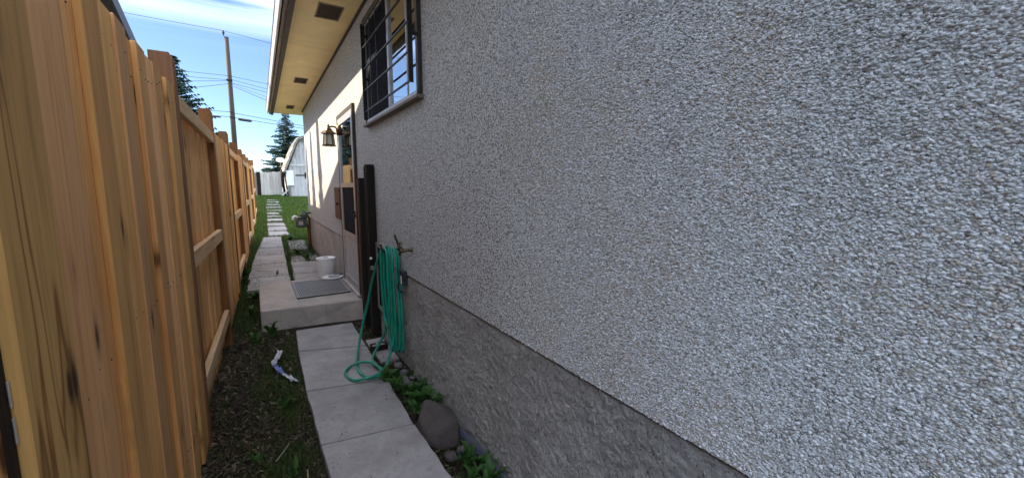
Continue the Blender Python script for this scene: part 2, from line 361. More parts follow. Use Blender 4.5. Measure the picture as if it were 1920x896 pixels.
def worn(poly, n=9, j=0.0035):
    out = []
    for i in range(len(poly)):
        a, b = np.array(poly[i], float), np.array(poly[(i + 1) % len(poly)], float); d = b - a; nn = np.array([-d[1], d[0]]) / (np.linalg.norm(d) + 1e-9)
        out.append(tuple(a + (np.array(poly[i - 1]) - a) / np.linalg.norm(np.array(poly[i - 1]) - a) * rng.uniform(.002, .010)))
        for t in range(1, n): out.append(tuple(a + d * (t + rng.uniform(-.3, .3)) / n + nn * abs(rng.normal(0, j))))
    return out
def catmull(P, sub=8):
    P = np.asarray(P, float); Q = np.vstack([2 * P[0] - P[1], P, 2 * P[-1] - P[-2]]); out = []
    for i in range(1, len(Q) - 2):
        for t in np.linspace(0, 1, sub, endpoint=False):
            a, b, c_, d = Q[i - 1], Q[i], Q[i + 1], Q[i + 2]
            out.append(0.5 * (2 * b + (c_ - a) * t + (2 * a - 5 * b + 4 * c_ - d) * t * t + (3 * b - a - 3 * c_ + d) * t ** 3))
    out.append(P[-1]); return np.array(out)
def tubevf(P, r, n=8):
    P = np.asarray(P, float); m = len(P); rr = np.full(m, r) if np.isscalar(r) else np.asarray(r, float)
    T = np.gradient(P, axis=0); T /= np.linalg.norm(T, axis=1)[:, None] + 1e-9
    ref = np.array([0.3, 0.2, 0.93]) if abs(T[0][2]) < 0.9 else np.array([1.0, 0.1, 0]); V = []
    u = np.cross(T[0], ref); u /= np.linalg.norm(u)
    for i in range(m):
        u = u - T[i] * u.dot(T[i]); u /= np.linalg.norm(u) + 1e-9; v_ = np.cross(T[i], u)
        for j in range(n):
            a = 2 * math.pi * j / n; V.append(P[i] + rr[i] * (math.cos(a) * u + math.sin(a) * v_))
    F = [(i * n + j, i * n + (j + 1) % n, (i + 1) * n + (j + 1) % n, (i + 1) * n + j) for i in range(m - 1) for j in range(n)]
    F += [tuple(range(n))[::-1], tuple(range((m - 1) * n, m * n))]
    return V, F
def tube(name, P, r, mat, parent=None, n=8): V, F = tubevf(P, r, n); return mesh(name, V, F, mat, parent, True)
def lathevf(prof, c, n=24, a0=0.0):
    V, F = [], []
    for r, z in prof:
        for j in range(n): a = a0 + 2 * math.pi * j / n; V.append((c[0] + r * math.cos(a), c[1] + r * math.sin(a), c[2] + z))
    m = len(prof)
    F = [(i * n + j, i * n + (j + 1) % n, (i + 1) * n + (j + 1) % n, (i + 1) * n + j) for i in range(m - 1) for j in range(n)]
    F += [tuple(range(n))[::-1], tuple(range((m - 1) * n, m * n))]
    return V, F
def lathe(name, prof, c, mat, parent=None, n=24, smooth=True, a0=0.0): V, F = lathevf(prof, c, n, a0); return mesh(name, V, F, mat, parent, smooth)

# ------------------------------------------------------------------ terrain
GY = [-60, 4.9, 6.4, 10, 12, 15.6, 17, 18.5, 19.7, 21, 26, 40, 400]
GZ = [0, 0.0, 0.07, 0.08, 0.13, 0.19, 0.29, 0.45, 0.66, 0.83, 1.05, 1.15, 1.15]
def g(y): return np.interp(y, GY, GZ)
def smooth_noise(x, y, seed=0):
    r = np.random.default_rng(seed); out = 0
    for f in (1.7, 3.9, 8.3, 17.0, 31.0):
        for _ in range(3):
            a = r.uniform(0, 6.28); ph = r.uniform(0, 6.28); out = out + np.sin(f * (x * math.cos(a) + y * math.sin(a)) * 1.3 + ph) / f ** 0.85
    return out
gx = np.concatenate([[-300, -120, -60, -30, -15, -8, -4, -2.5, -1.6, -1.0], np.arange(-0.6, 1.2, 0.02), [1.3, 1.7, 2.5, 4, 8, 15, 30, 60, 120, 300]])
gy = np.concatenate([[-60, -30, -15, -8, -4, -2, -1, 0, 0.6], np.arange(1.0, 7.0, 0.03), np.arange(7.0, 28, 0.12), [30, 34, 40, 50, 70, 100, 160, 260, 400]])
XX, YY = np.meshgrid(gx, gy, indexing='ij')
near = ((XX > -0.7) & (XX < 1.25) & (YY > 0.8) & (YY < 28))
ZZ = g(YY) - 0.012 + np.where(near, 0.008 * smooth_noise(XX, YY, 3), 0) - 0.01
ZZ = ZZ + np.where((YY < 14) & near, -0.012, 0)
nX, nY = XX.shape; idx = np.arange(nX * nY).reshape(nX, nY)
F = np.stack([idx[:-1, :-1], idx[1:, :-1], idx[1:, 1:], idx[:-1, 1:]], -1).reshape(-1, 4)
ground = bulk('ground', np.stack([XX, YY, ZZ], -1).reshape(-1, 3), F, M['soil'], smooth=True, wl=np.zeros(3))
tag(ground, 'dark soil strip rising to green lawn behind the house', kind='structure')

# paving: each slab is a piece of the path
path = thing('path', (0.5, 3, 0), 'grey concrete paving slab path beside the stucco wall', kind='structure')
near_slabs = [
    [(0.225, 1.62), (0.765, 1.50), (0.742, 2.375), (0.208, 2.448)],
    [(0.208, 2.458), (0.742, 2.386), (0.760, 3.092), (0.196, 3.195)],
    [(0.198, 3.206), (0.762, 3.103), (0.768, 3.872), (0.206, 4.050)],
    [(0.208, 4.062), (0.768, 3.884), (0.780, 4.640), (0.230, 4.680)],
    [(0.25, 0.75), (0.785, 0.62), (0.765, 1.49), (0.226, 1.61)],
    [(0.80, 3.45), (0.965, 3.44), (0.965, 4.05), (0.795, 4.05)],
]
for i, q in enumerate(near_slabs):
    tz = 0.012 + rng.normal(0, 0.002)
    if i == 5: tz = tz - 0.012
    prism('slab', worn(q), -0.05, tz, M['concrete'], path, 0.006)
def patio_z(y): return float(np.interp(y, [6.4, 13, 16], [0.115, 0.155, 0.235]))
pl = [6.42, 7.3, 8.5, 9.62, 10.68, 11.9, 12.95]
for i in range(6):
    y0, y1 = pl[i] + 0.012, pl[i + 1] - 0.012
    L = lambda y: float(np.interp(y, [6.4, 7.4, 9.7, 13], [-0.235, -0.235, -0.165, 0.01]))
    Rr = lambda y: float(np.interp(y, [6.4, 7, 9.4, 12.9], [0.31, 0.325, 0.362, 0.43]))
    q = [(L(y0), y0), (Rr(y0), y0 - 0.03), (Rr(y1), y1 - 0.03), (L(y1), y1)]
    q = worn(q, 8, 0.008); prism('slab', q, 0.0, [patio_z(y) for _, y in q], M['concrete'], path, 0.009)
for q, dz in (([(0.345, 6.42), (0.955, 6.42), (0.955, 7.25), (0.362, 7.30)], 0), ([(0.375, 7.33), (0.955, 7.28), (0.955, 8.35), (0.40, 8.55)], -0.003),
              ([(0.42, 8.6), (0.70, 8.5), (0.66, 9.2), (0.45, 9.25)], -0.01), ([(0.50, 10.3), (0.86, 10.2), (0.93, 11.9), (0.53, 12.0)], -0.01), ([(0.74, 8.5), (0.95, 8.45), (0.95, 9.3), (0.76, 9.2)], -0.015)):
    q = worn(q, 8, 0.012); prism('slab', q, 0.0, [patio_z(y) + dz for _, y in q], M['concrete'], path, 0.01)
lawn_slabs = [(13.05, 14.25, 0.13, 0.66), (14.3, 15.5, 0.14, 0.68), (15.6, 16.7, 0.15, 0.68), (16.9, 17.6, 0.17, 0.68), (17.75, 18.25, 0.18, 0.66), (18.4, 18.85, 0.20, 0.62), (19.0, 19.35, 0.20, 0.72), (19.6, 19.95, 0.19, 0.76), (20.2, 20.7, 0.22, 0.72), (21.0, 21.6, 0.25, 0.72), (22.2, 22.8, 0.28, 0.76)]
for y0, y1, x0, x1 in lawn_slabs:
    zc_ = float(g((y0 + y1) / 2)) + 0.03
    q = [(x0, y0), (x1, y0 + rng.normal(0, 0.03)), (x1 - 0.02, y1), (x0 + 0.01, y1 + rng.normal(0, 0.03))]
    prism('slab', q, zc_ - 0.14, [zc_ + rng.normal(0, 0.008) for _ in q], M['concrete'], path, 0.012)

# ------------------------------------------------------------------ house
WX = 0.98
house = thing('house', (WX, 4, 0), 'stucco bungalow with pebble covered wall, grey foundation and deep cream eave', 'house')
wy0, wy1, wz0, wz1 = 2.76, 4.27, 2.13, 3.06      # window opening
dy0, dy1, dz0, dz1 = 5.02, 6.00, 0.20, 2.40      # door opening
FZ, SZ, YA, YB, TH = 0.795, 3.264, -4.0, 10.86, 0.22
wallb = [((WX, YA, FZ), (WX + TH, wy0, SZ)), ((WX, wy0, FZ), (WX + TH, wy1, wz0)), ((WX, wy0, wz1), (WX + TH, wy1, SZ)),
         ((WX, wy1, FZ), (WX + TH, dy0, SZ)), ((WX, dy0, dz1), (WX + TH, dy1, SZ)), ((WX, dy1, FZ), (WX + TH, YB, SZ)),
         ((WX + TH, YB - TH, FZ), (9.0, YB, SZ))]
V, F = multi(wallb); wall = mesh('wall', V, F, M['stucco'], house)
# foundation: set back a little, rough relief is geometry
def relief(y, z, s): return smooth_noise(y * 2.2, z * 2.2, s) * 0.0030
FXN = WX + 0.012
fy = np.concatenate([np.arange(-0.2, 4.6, 0.0065), [4.62, 4.7, 4.9]]); fz = np.linspace(-0.12, FZ, 142)
A, B = np.meshgrid(fy, fz, indexing='ij')
rr = np.random.default_rng(5)
def fbm(n0, n1, cells, seed):
    r = np.random.default_rng(seed); a = r.normal(0, 1, (cells[0] + 2, cells[1] + 2))
    u = np.linspace(0, cells[0], n0); v = np.linspace(0, cells[1], n1); i = np.minimum(u.astype(int), cells[0]); j = np.minimum(v.astype(int), cells[1])
    fu = (u - i)[:, None]; fv = (v - j)[None, :]; fu = fu * fu * (3 - 2 * fu); fv = fv * fv * (3 - 2 * fv)
    return (a[np.ix_(i, j)] * (1 - fu) + a[np.ix_(i + 1, j)] * fu) * (1 - fv) + (a[np.ix_(i, j + 1)] * (1 - fu) + a[np.ix_(i + 1, j + 1)] * fu) * fv
n0, n1 = A.shape
flake = lambda c0, c1, sd, lo, k_: np.clip((fbm(n0, n1, (c0, c1), sd) + 0.45 * fbm(n0, n1, (c0 * 3, c1 * 3), sd + 1) - lo) * k_, 0, 1)
h = 0.0022 * fbm(n0, n1, (40, 7), 1) + 0.0038 * flake(95, 22, 2, 0.25, 5) + 0.0032 * flake(160, 30, 4, 0.3, 5) - 0.0035 * flake(150, 36, 6, 0.75, 5) + 0.0016 * fbm(n0, n1, (330, 60), 3)
Xf = FXN - np.clip(h, -0.004, 0.011)
ii = np.arange(n0 * n1).reshape(n0, n1)
F = np.stack([ii[:-1, :-1], ii[:-1, 1:], ii[1:, 1:], ii[1:, :-1]], -1).reshape(-1, 4)
fo = bulk('foundation', np.stack([Xf, A, B], -1).reshape(-1, 3), F, M['parging'], house, True)
V, F = multi([((FXN, YA, -0.3), (WX + TH - 0.01, -0.2, FZ)), ((FXN + 0.02, -0.2, -0.3), (WX + TH - 0.01, 4.9, FZ - 0.002)), ((FXN, 4.9, -0.3), (WX + TH - 0.01, dy0, FZ)), ((FXN, dy0, -0.3), (WX + TH - 0.01, dy1, dz0 - 0.003)), ((FXN, dy1, -0.3), (WX + TH - 0.01, YB - 0.012, FZ)), ((WX + TH - 0.01, YB - TH, -0.3), (9.0, YB - 0.012, FZ))])
mesh('foundation', V, F, M['parging'], house)
box('drip_edge', (WX + 0.001, YA, FZ - 0.006), (FXN + 0.03, dy0, FZ - 0.001), M['dark_trim'], house, 0)
box('drip_edge', (WX + 0.001, dy1, FZ - 0.006), (FXN - 0.001, YB, FZ - 0.001), M['dark_trim'], house, 0)

# stones set into the near wall
def stones(Yc, Zc, sy, sz, hgt, ang, tl, tone, warm):
    n = len(Yc); k6 = 5; a = np.arange(k6) * 2 * math.pi / k6
    irr = rng.uniform(0.82, 1.15, (n, k6))
    ca, sa = np.cos(a), np.sin(a)
    def ring(s, hh):
        u = ca * sy[:, None] * irr * s; v_ = sa * sz[:, None] * irr * s
        yy = u * np.cos(ang)[:, None] - v_ * np.sin(ang)[:, None]; zz = u * np.sin(ang)[:, None] + v_ * np.cos(ang)[:, None]
        xx = -(hh * hgt[:, None] + (yy * tl[0][:, None] + zz * tl[1][:, None]))
        return np.stack([WX + 0.0008 + xx, Yc[:, None] + yy, Zc[:, None] + zz], -1)
    r0 = ring(1.0, np.zeros((n, 1)) - 0.25); r1 = ring(0.72, np.full((n, 1), 0.85))
    V = np.concatenate([r0, r1], 1); f = []
    for j in range(k6): j2 = (j + 1) % k6; f += [(j, k6 + j2, j2), (j, k6 + j, k6 + j2)]
    for j in range(1, k6 - 1): f.append((k6, k6 + j + 1, k6 + j))
    f = np.array(f); F = (f[None] + (np.arange(n) * 2 * k6)[:, None, None]).reshape(-1, 3)
    return V.reshape(-1, 3), F, np.repeat(tone, 2 * k6), np.repeat(warm, 2 * k6)
PY0, PY1, PZ0, PZ1 = -0.10, 1.75, FZ + 0.002, 2.75
dyp, dzp = 0.0055, 0.0040
yy = np.arange(PY0, PY1, dyp); zz = np.arange(PZ0, PZ1, dzp)
Yc, Zc = np.meshgrid(yy, zz, indexing='ij'); Yc = Yc + np.where(np.arange(len(zz)) % 2, dyp / 2, 0)[None, :]
Yc = (Yc + rng.uniform(-.42, .42, Yc.shape) * dyp).ravel(); Zc = (Zc + rng.uniform(-.42, .42, Zc.shape) * dzp).ravel()
# keep what the view can reach: the ceiling of the picture rises with distance
keep = (Zc < 2.02 + 0.36 * (Yc + 0.35)) & (Zc > FZ + 0.001)
thin = np.where(Yc > 1.2, rng.uniform(0, 1, len(Yc)) < np.clip((1.75 - Yc) / 0.55, 0, 1) ** 0.8, True)
keep &= thin
Yc, Zc = Yc[keep], Zc[keep]; n = len(Yc)
s0 = np.clip(rng.lognormal(0, 0.28, n), 0.5, 1.55)
sy_ = 0.0034 * s0 * rng.uniform(0.85, 1.25, n); sz_ = 0.0023 * s0 * rng.uniform(0.85, 1.2, n)
hg = 0.0031 * s0 * rng.uniform(0.6, 1.5, n); an = rng.normal(0.12, 0.55, n)
tl = (rng.normal(0, 0.28, n), rng.normal(0.0, 0.30, n)); tone = np.clip(rng.beta(2.0, 1.5, n), 0, 1)
patch = fbm(60, 50, (9, 8), 11); pv = patch[np.clip(((Yc - PY0) / (PY1 - PY0) * 59).astype(int), 0, 59), np.clip(((Zc - PZ0) / (PZ1 - PZ0) * 49).astype(int), 0, 49)]
warm = np.clip(rng.uniform(-0.5, 1, n) + 0.35 * pv, 0, 1) ; tone = np.clip(tone + 0.05 * pv, 0, 1)
vis = (Zc > FZ + 0.03) & (Zc < 2.0) & (Yc > 0.16)
score = np.where(vis, s0 ** 1.3 / np.hypot(WX, Yc) / np.maximum(0.25, 1), 0) * np.where(Yc < 0.75, 1, 0)
big = np.argsort(-score)[:300]; rest = np.setdiff1d(np.arange(n), big)
def sub(ix): return stones(Yc[ix], Zc[ix], sy_[ix], sz_[ix], hg[ix], an[ix], (tl[0][ix], tl[1][ix]), tone[ix], warm[ix])
V, F, t_, w_ = sub(rest)
peb = bulk('pebble_dash', V, F, M['wall_stone'], wall, False, {'stone': t_, 'warm': w_}); peb['kind'] = 'stuff'
for ix in big:
    V, F, t_, w_ = sub(np.array([ix])); bulk('pebble', V, F, M['wall_stone'], wall, False, {'stone': t_, 'warm': w_})

# window
win = thing('window', (WX, (wy0 + wy1) / 2, wz0)); win.parent = house; win.location = WLOC[win.name] - WLOC[house.name]
fx0, fx1 = WX - 0.030, WX + 0.10
V, F = multi([((fx0, wy0 - 0.04, wz0 + 0.001), (fx1, wy0, wz1)), ((fx0, wy1, wz0 + 0.001), (fx1, wy1 + 0.04, wz1)), ((fx0, wy0 - 0.04, wz1), (fx1, wy1 + 0.04, wz1 + 0.045))])
mesh('outer_frame', V, F, M['dark_trim'], win)
V = [(WX - 0.055, wy0 - 0.06, wz0 - 0.034), (WX + 0.08, wy0 - 0.06, wz0 - 0.034), (WX + 0.08, wy1 + 0.05, wz0 - 0.034), (WX - 0.055, wy1 + 0.05, wz0 - 0.034),
     (WX - 0.055, wy0 - 0.06, wz0 - 0.012), (WX + 0.08, wy0 - 0.06, wz0), (WX + 0.08, wy1 + 0.05, wz0), (WX - 0.055, wy1 + 0.05, wz0 - 0.012)]
bevelled('sill', V, boxvf((0, 0, 0), (1, 1, 1))[1], M['sill'], win, 0.004)
ix0, ix1 = WX - 0.024, WX + 0.02
my = 3.44
V, F = multi([((ix0, wy0, wz0), (ix1, wy0 + 0.014, wz1)), ((ix0, wy1 - 0.03, wz0), (ix1, wy1, wz1)), ((ix0, wy0 + 0.014, wz0), (ix1, wy1 - 0.03, wz0 + 0.03)), ((ix0, wy0 + 0.014, wz1 - 0.03), (ix1, wy1 - 0.03, wz1))])
mesh('sash_frame', V, F, M['alu'], win)
box('mullion', (ix0 - 0.004, my - 0.022, wz0 + 0.03), (ix1, my + 0.022, wz1 - 0.03), M['alu'], win, 0.002)
box('mullion', (ix0 + 0.006, 2.985, wz0 + 0.03), (ix1, 3.0, wz1 - 0.03), M['alu'], win, 0.001)
box('pane', (WX - 0.012, wy0 + 0.014, wz0 + 0.03), (WX - 0.008, 2.985, wz1 - 0.03), M['glass'], win, 0)
box('pane', (WX - 0.012, 3.0, wz0 + 0.03), (WX - 0.008, my - 0.022, wz1 - 0.03), M['glass'], win, 0)
box('fly_screen', (WX - 0.010, my + 0.022, wz0 + 0.03), (WX - 0.007, wy1 - 0.03, wz1 - 0.03), M['screen'], win, 0)
V, F = multi([((WX + 0.6, 2.4, 2.0), (WX + 0.62, 4.6, 3.2)), ((WX + TH + 0.001, 2.4, 1.98), (WX + 0.62, 4.6, 2.0)), ((WX + TH + 0.001, 2.4, 3.2), (WX + 0.62, 4.6, 3.22)), ((WX + TH + 0.001, 2.38, 2.0), (WX + 0.6, 2.4, 3.2)), ((WX + TH + 0.001, 4.6, 2.0), (WX + 0.6, 4.62, 3.2))])
mesh('room', V, F, M['interior'], win)
box('curtain', (WX + 0.16, 3.12, 2.2), (WX + 0.17, 3.46, 3.0), M['alu_panel'], win, 0)
# security grille on brackets
GXx = 0.900
gr = thing('security_grille', (GXx, 3.4, 2.2), 'black iron security grille standing off the window', 'grille')
gy0, gy1 = 2.71, 4.06; gz = [2.205, 2.395, 2.585, 2.775, 2.965]
box('upright', (GXx - 0.016, gy0, 2.19), (GXx + 0.016, gy0 + 0.008, 2.985), M['dark_metal'], gr, 0.001)
box('upright', (GXx - 0.018, gy1, 2.13), (GXx + 0.018, gy1 + 0.008, 2.985), M['dark_metal'], gr, 0.001)
for z in gz: box('bar', (GXx - 0.006, gy0 + 0.008, z - 0.006), (GXx + 0.006, gy1, z + 0.006), M['dark_metal'], gr, 0.001)
for y in (3.62, 3.84): box('bar', (GXx + 0.007, y - 0.005, 2.205), (GXx + 0.015, y + 0.005, 2.965), M['dark_metal'], gr, 0.001)
for y in (gy0 + 0.001, gy1 - 0.001):
    for z in (2.50, 2.88): box('bracket', (GXx + 0.0165, y, z - 0.012), (WX - 0.030, y + 0.006, z + 0.012), M['dark_metal'], gr, 0)

# eave
SXo = 0.405
soff = box('soffit', (SXo, YA, SZ), (WX + TH, 11.46, SZ + 0.02), M['soffit'], house, 0)
box('soffit_seam', (SXo + 0.001, 5.92, SZ - 0.003), (WX - 0.001, 5.945, SZ - 0.0005), M['soffit'], house, 0)
box('soffit_seam', (SXo + 0.001, 8.92, SZ - 0.003), (WX - 0.001, 8.945, SZ - 0.0005), M['soffit'], house, 0)
box('soffit_trim', (WX - 0.022, YA, SZ - 0.022), (WX - 0.001, YB, SZ - 0.0012), M['dark_trim'], house, 0)
for (y0, y1, x0, x1) in ((4.50, 4.86, 0.615, 0.825), (7.62, 7.98, 0.62, 0.79), (10.22, 10.62, 0.635, 0.765), (1.4, 1.76, 0.615, 0.825)):
    V, F = multi([((x0 - .012, y0 - .012, SZ - .007), (x1 + .012, y0, SZ - .0005)), ((x0 - .012, y1, SZ - .007), (x1 + .012, y1 + .012, SZ - .0005)), ((x0 - .012, y0, SZ - .007), (x0, y1, SZ - .0005)), ((x1, y0, SZ - .007), (x1 + .012, y1, SZ - .0005))])
    mesh('vent_frame', V, F, M['vent'], soff)
    nl = 9; bx = [((x0, y0 + (y1 - y0) * i / nl, SZ - .005), (x1, y0 + (y1 - y0) * (i + .55) / nl, SZ - .001)) for i in range(nl)]
    V, F = multi(bx + [((x0, y0, SZ - .0009), (x1, y1, SZ - .0003))]); mesh('vent_louvre', V, F, M['vent_dark'], soff)
box('fascia', (0.352, YA, SZ - 0.045), (SXo - 0.001, 11.5, SZ + 0.17), M['dark_trim'], house, 0.003)
box('fascia_board', (0.318, YA, SZ - 0.030), (0.351, 11.5, SZ + 0.17), M['fascia'], house, 0.003)
gprof = [(0.317, SZ + 0.02), (0.300, SZ - 0.012), (0.283, SZ + 0.0), (0.276, SZ + 0.05), (0.268, SZ + 0.12), (0.260, SZ + 0.125), (0.262, SZ + 0.135), (0.274, SZ + 0.133), (0.284, SZ + 0.05), (0.290, SZ + 0.010), (0.300, SZ + 0.002), (0.310, SZ + 0.03)]
V = [(x, YA, z) for x, z in gprof] + [(x, 11.52, z) for x, z in gprof]; m_ = len(gprof)
F = [(i, (i + 1) % m_, m_ + (i + 1) % m_, m_ + i) for i in range(m_)] + [tuple(range(m_))[::-1], tuple(range(m_, 2 * m_))]
mesh('gutter', V, F, M['gutter'], house)
V = [(0.27, YA, SZ + 0.175), (6.0, YA, SZ + 2.0), (6.0, 11.5, SZ + 2.0), (0.27, 11.5, SZ + 0.175), (0.27, YA, SZ + 0.215), (6.0, YA, SZ + 2.04), (6.0, 11.5, SZ + 2.04), (0.27, 11.5, SZ + 0.215)]
mesh('roof', V, boxvf((0, 0, 0), (1, 1, 1))[1], M['roof'], house)
V = [(0.41, 11.44, SZ + 0.021), (11.0, 11.44, SZ + 0.021), (6.0, 11.44, SZ + 1.99), (0.41, 11.46, SZ + 0.021), (11.0, 11.46, SZ + 0.021), (6.0, 11.46, SZ + 1.99)]
mesh('gable', V, [(0, 2, 1), (3, 4, 5), (0, 1, 4, 3), (1, 2, 5, 4), (2, 0, 3, 5)], M['soffit'], house)

# storm door
door = thing('door', (WX, 5.5, dz0)); door.parent = house; door.location = WLOC[door.name] - WLOC[house.name]
jx = WX - 0.032
V, F = multi([((jx, dy0 - 0.05, dz0), (WX + 0.1, dy0, dz1 + 0.05)), ((jx, dy1, dz0), (WX + 0.1, dy1 + 0.05, dz1 + 0.05)), ((jx, dy0, dz1), (WX + 0.1, dy1, dz1 + 0.05))])
mesh('door_frame', V, F, M['dark_trim'], door)
kx0, kx1 = WX - 0.030, WX + 0.008
mr = 1.505
V, F = multi([((kx0, dy0 + .002, dz0 + .03), (kx1, dy0 + .075, dz1 - .003)), ((kx0, dy1 - .075, dz0 + .03), (kx1, dy1 - .002, dz1 - .003)), ((kx0, dy0 + .075, dz1 - .085), (kx1, dy1 - .075, dz1 - .003)),
              ((kx0, dy0 + .075, mr), (kx1, dy1 - .075, mr + .055)), ((kx0, dy0 + .075, 0.86), (kx1, dy1 - .075, 0.925)), ((kx0, dy0 + .075, dz0 + .03), (kx1, dy1 - .075, dz0 + .125))])
mesh('sash', V, F, M['alu'], door)
box('pane', (WX - 0.014, dy0 + .075, mr + .055), (WX - 0.010, dy1 - .075, dz1 - .085), M['glass'], door, 0)
box('fly_screen', (WX - 0.012, dy0 + .075, 0.925), (WX - 0.009, dy1 - .075, mr), M['screen'], door, 0)
box('kick_panel', (WX - 0.016, dy0 + .075, dz0 + .125), (WX - 0.006, dy1 - .075, 0.86), M['alu_panel'], door, 0.001)
box('handle', (WX - 0.075, dy0 + 0.022, 1.20), (kx0 - 0.0005, dy0 + 0.052, 1.225), M['dark_metal'], door, 0.004)
box('latch', (WX - 0.052, dy0 + 0.018, 1.15), (kx0 - 0.0005, dy0 + 0.056, 1.19), M['dark_metal'], door, 0.004)
box('threshold', (WX - 0.060, dy0 - 0.05, 0.202), (WX + 0.1, dy1 + 0.05, 0.228), M['alu'], door, 0.004)
box('inner_door', (WX + 0.10, dy0, dz0), (WX + 0.14, dy1, dz1), M['alu_panel'], door, 0.002)
# basement window
bw = thing('basement_window', (WX, 3.85, 0.28)); bw.parent = house; bw.location = WLOC[bw.name] - WLOC[house.name]
box('pane', (WX - 0.012, 3.72, 0.32), (WX - 0.002, 4.12, 0.92), M['screen'], bw, 0)
V, F = multi([((WX - 0.022, 3.68, 0.28), (WX, 3.72, 0.96)), ((WX - 0.022, 4.12, 0.28), (WX, 4.16, 0.96)), ((WX - 0.022, 3.72, 0.28), (WX, 4.12, 0.32)), ((WX - 0.022, 3.72, 0.92), (WX, 4.12, 0.96))])
mesh('frame', V, F, M['alu'], bw)

# landing
V = [(-0.075, 4.93, -0.15), (0.955, 4.80, -0.15), (0.955, 6.40, -0.15), (-0.09, 6.40, -0.15), (-0.075, 4.95, 0.198), (0.955, 4.90, 0.192), (0.955, 6.40, 0.198), (-0.09, 6.40, 0.20)]
landing = bevelled('landing', V, boxvf((0, 0, 0), (1, 1, 1))[1], M['landing'], None, 0.014, 3)
tag(landing, 'raised concrete landing step in front of the storm door', 'landing')

# ------------------------------------------------------------------ fence
fence = thing('wooden_fence', (-0.36, 8, 0), 'tall new cedar board fence with posts and rails along the left side', 'fence')
FX0 = -0.344
def fx(y): return FX0 + 0.0135 * max(0.0, y - 2.9)
def fboard(y0, y1, z0, z1, face, th=0.019, mat='cedar', tilt=0.0, name='board', zt=None):
    xa, xb = fx(y0) + face, fx(y1) + face; t1, t2 = (rng.normal(0, .0015) for _ in range(2)); d = rng.normal(0, 0.0012)
    zt0 = z1 + rng.normal(0, 0.0015)
    V = [(xa - th + d, y0, z0), (xa + d, y0, z0), (xb + d, y1, z0), (xb - th + d, y1, z0), (xa - th + d + t1, y0 + tilt, zt0), (xa + d + t1, y0 + tilt, zt0), (xb + d + t2, y1 + tilt, zt0), (xb - th + d + t2, y1 + tilt, zt0)]
    return bevelled(name, V, [(0, 3, 2, 1), (4, 5, 6, 7), (0, 1, 5, 4), (1, 2, 6, 5), (2, 3, 7, 6), (3, 0, 4, 7)], M[mat], fence, 0.0025, 1)
posts = [2.84 + 1.79 * i for i in range(0, 10)]
PW = 0.098
# nearest post and the piece of fence before it
box('post', (FX0 - 0.14, 0.918, -0.1), (FX0 + 0.008, 1.128, 2.35), M['post_near'], fence, 0.006)
for a, b in ((0.42, 0.575), (0.58, 0.735), (0.74, 0.876)): fboard(a, b, 0.02, 2.05, -0.004)
box('gap_shade_strip', (FX0 - 0.10, 0.879, 0.0), (FX0 - 0.008, 0.9165, 2.3), M['dark_wood'], fence, 0.001)  # dark strip standing in for the shade in the gap before the post
for z in (1.10, 1.16): box('hinge', (FX0 - 0.0075, 0.910, z), (FX0 - 0.004, 0.9165, z + 0.045), M['alu'], fence, 0.002)
edges = [1.130, 1.326, 1.470, 1.610, 1.755, 1.902, 2.045, 2.185, 2.325, 2.465, 2.610, 2.745, 2.838]
fo_ = [0.0, -0.0175, -0.001, -0.004, 0.0, -0.0175, -0.002, -0.006, 0.0, -0.0175, -0.002, -0.005]
lap = [0.014 if o < -0.015 else -0.002 for o in fo_]
for i in range(12):
    fboard(edges[i] - lap[i], edges[i + 1] + lap[i], 0.0 + rng.uniform(0, 0.02), 2.03, fo_[i] - 0.002, tilt=0.0)
NV, NF = [], []
for i in range(12):
    for z in (0.30, 1.08, 1.93):
        for u in (0.25, 0.75):
            y = edges[i] + (edges[i + 1] - edges[i]) * u + rng.normal(0, .006); zz_ = z + rng.normal(0, .018); x_ = FX0 + fo_[i] - 0.002; n_ = len(NV); q = [(0.0032 * math.cos(a), 0.0032 * math.sin(a)) for a in np.arange(6) * 1.0472]
            NV += [(x_ - 0.001, y + c1, zz_ + c2) for c1, c2 in q] + [(x_ + 0.0022, y + c1 * .8, zz_ + c2 * .8) for c1, c2 in q]
            NF += [tuple(n_ + 6 + j for j in range(6))] + [(n_ + j, n_ + (j + 1) % 6, n_ + 6 + (j + 1) % 6, n_ + 6 + j) for j in range(6)]
mesh('nail_heads', NV, NF, M['dark_metal'], fence)['kind'] = 'stuff'
for z in (0.30, 1.08, 1.92): box('rail', (FX0 - 0.084, 1.13, z - 0.045), (FX0 - 0.046, 2.838, z + 0.045), M['cedar_rail'], fence, 0.003)
def lift(y): return float(np.interp(y, [6, 12, 16, 21], [0.0, 0.10, 0.17, 0.5]))
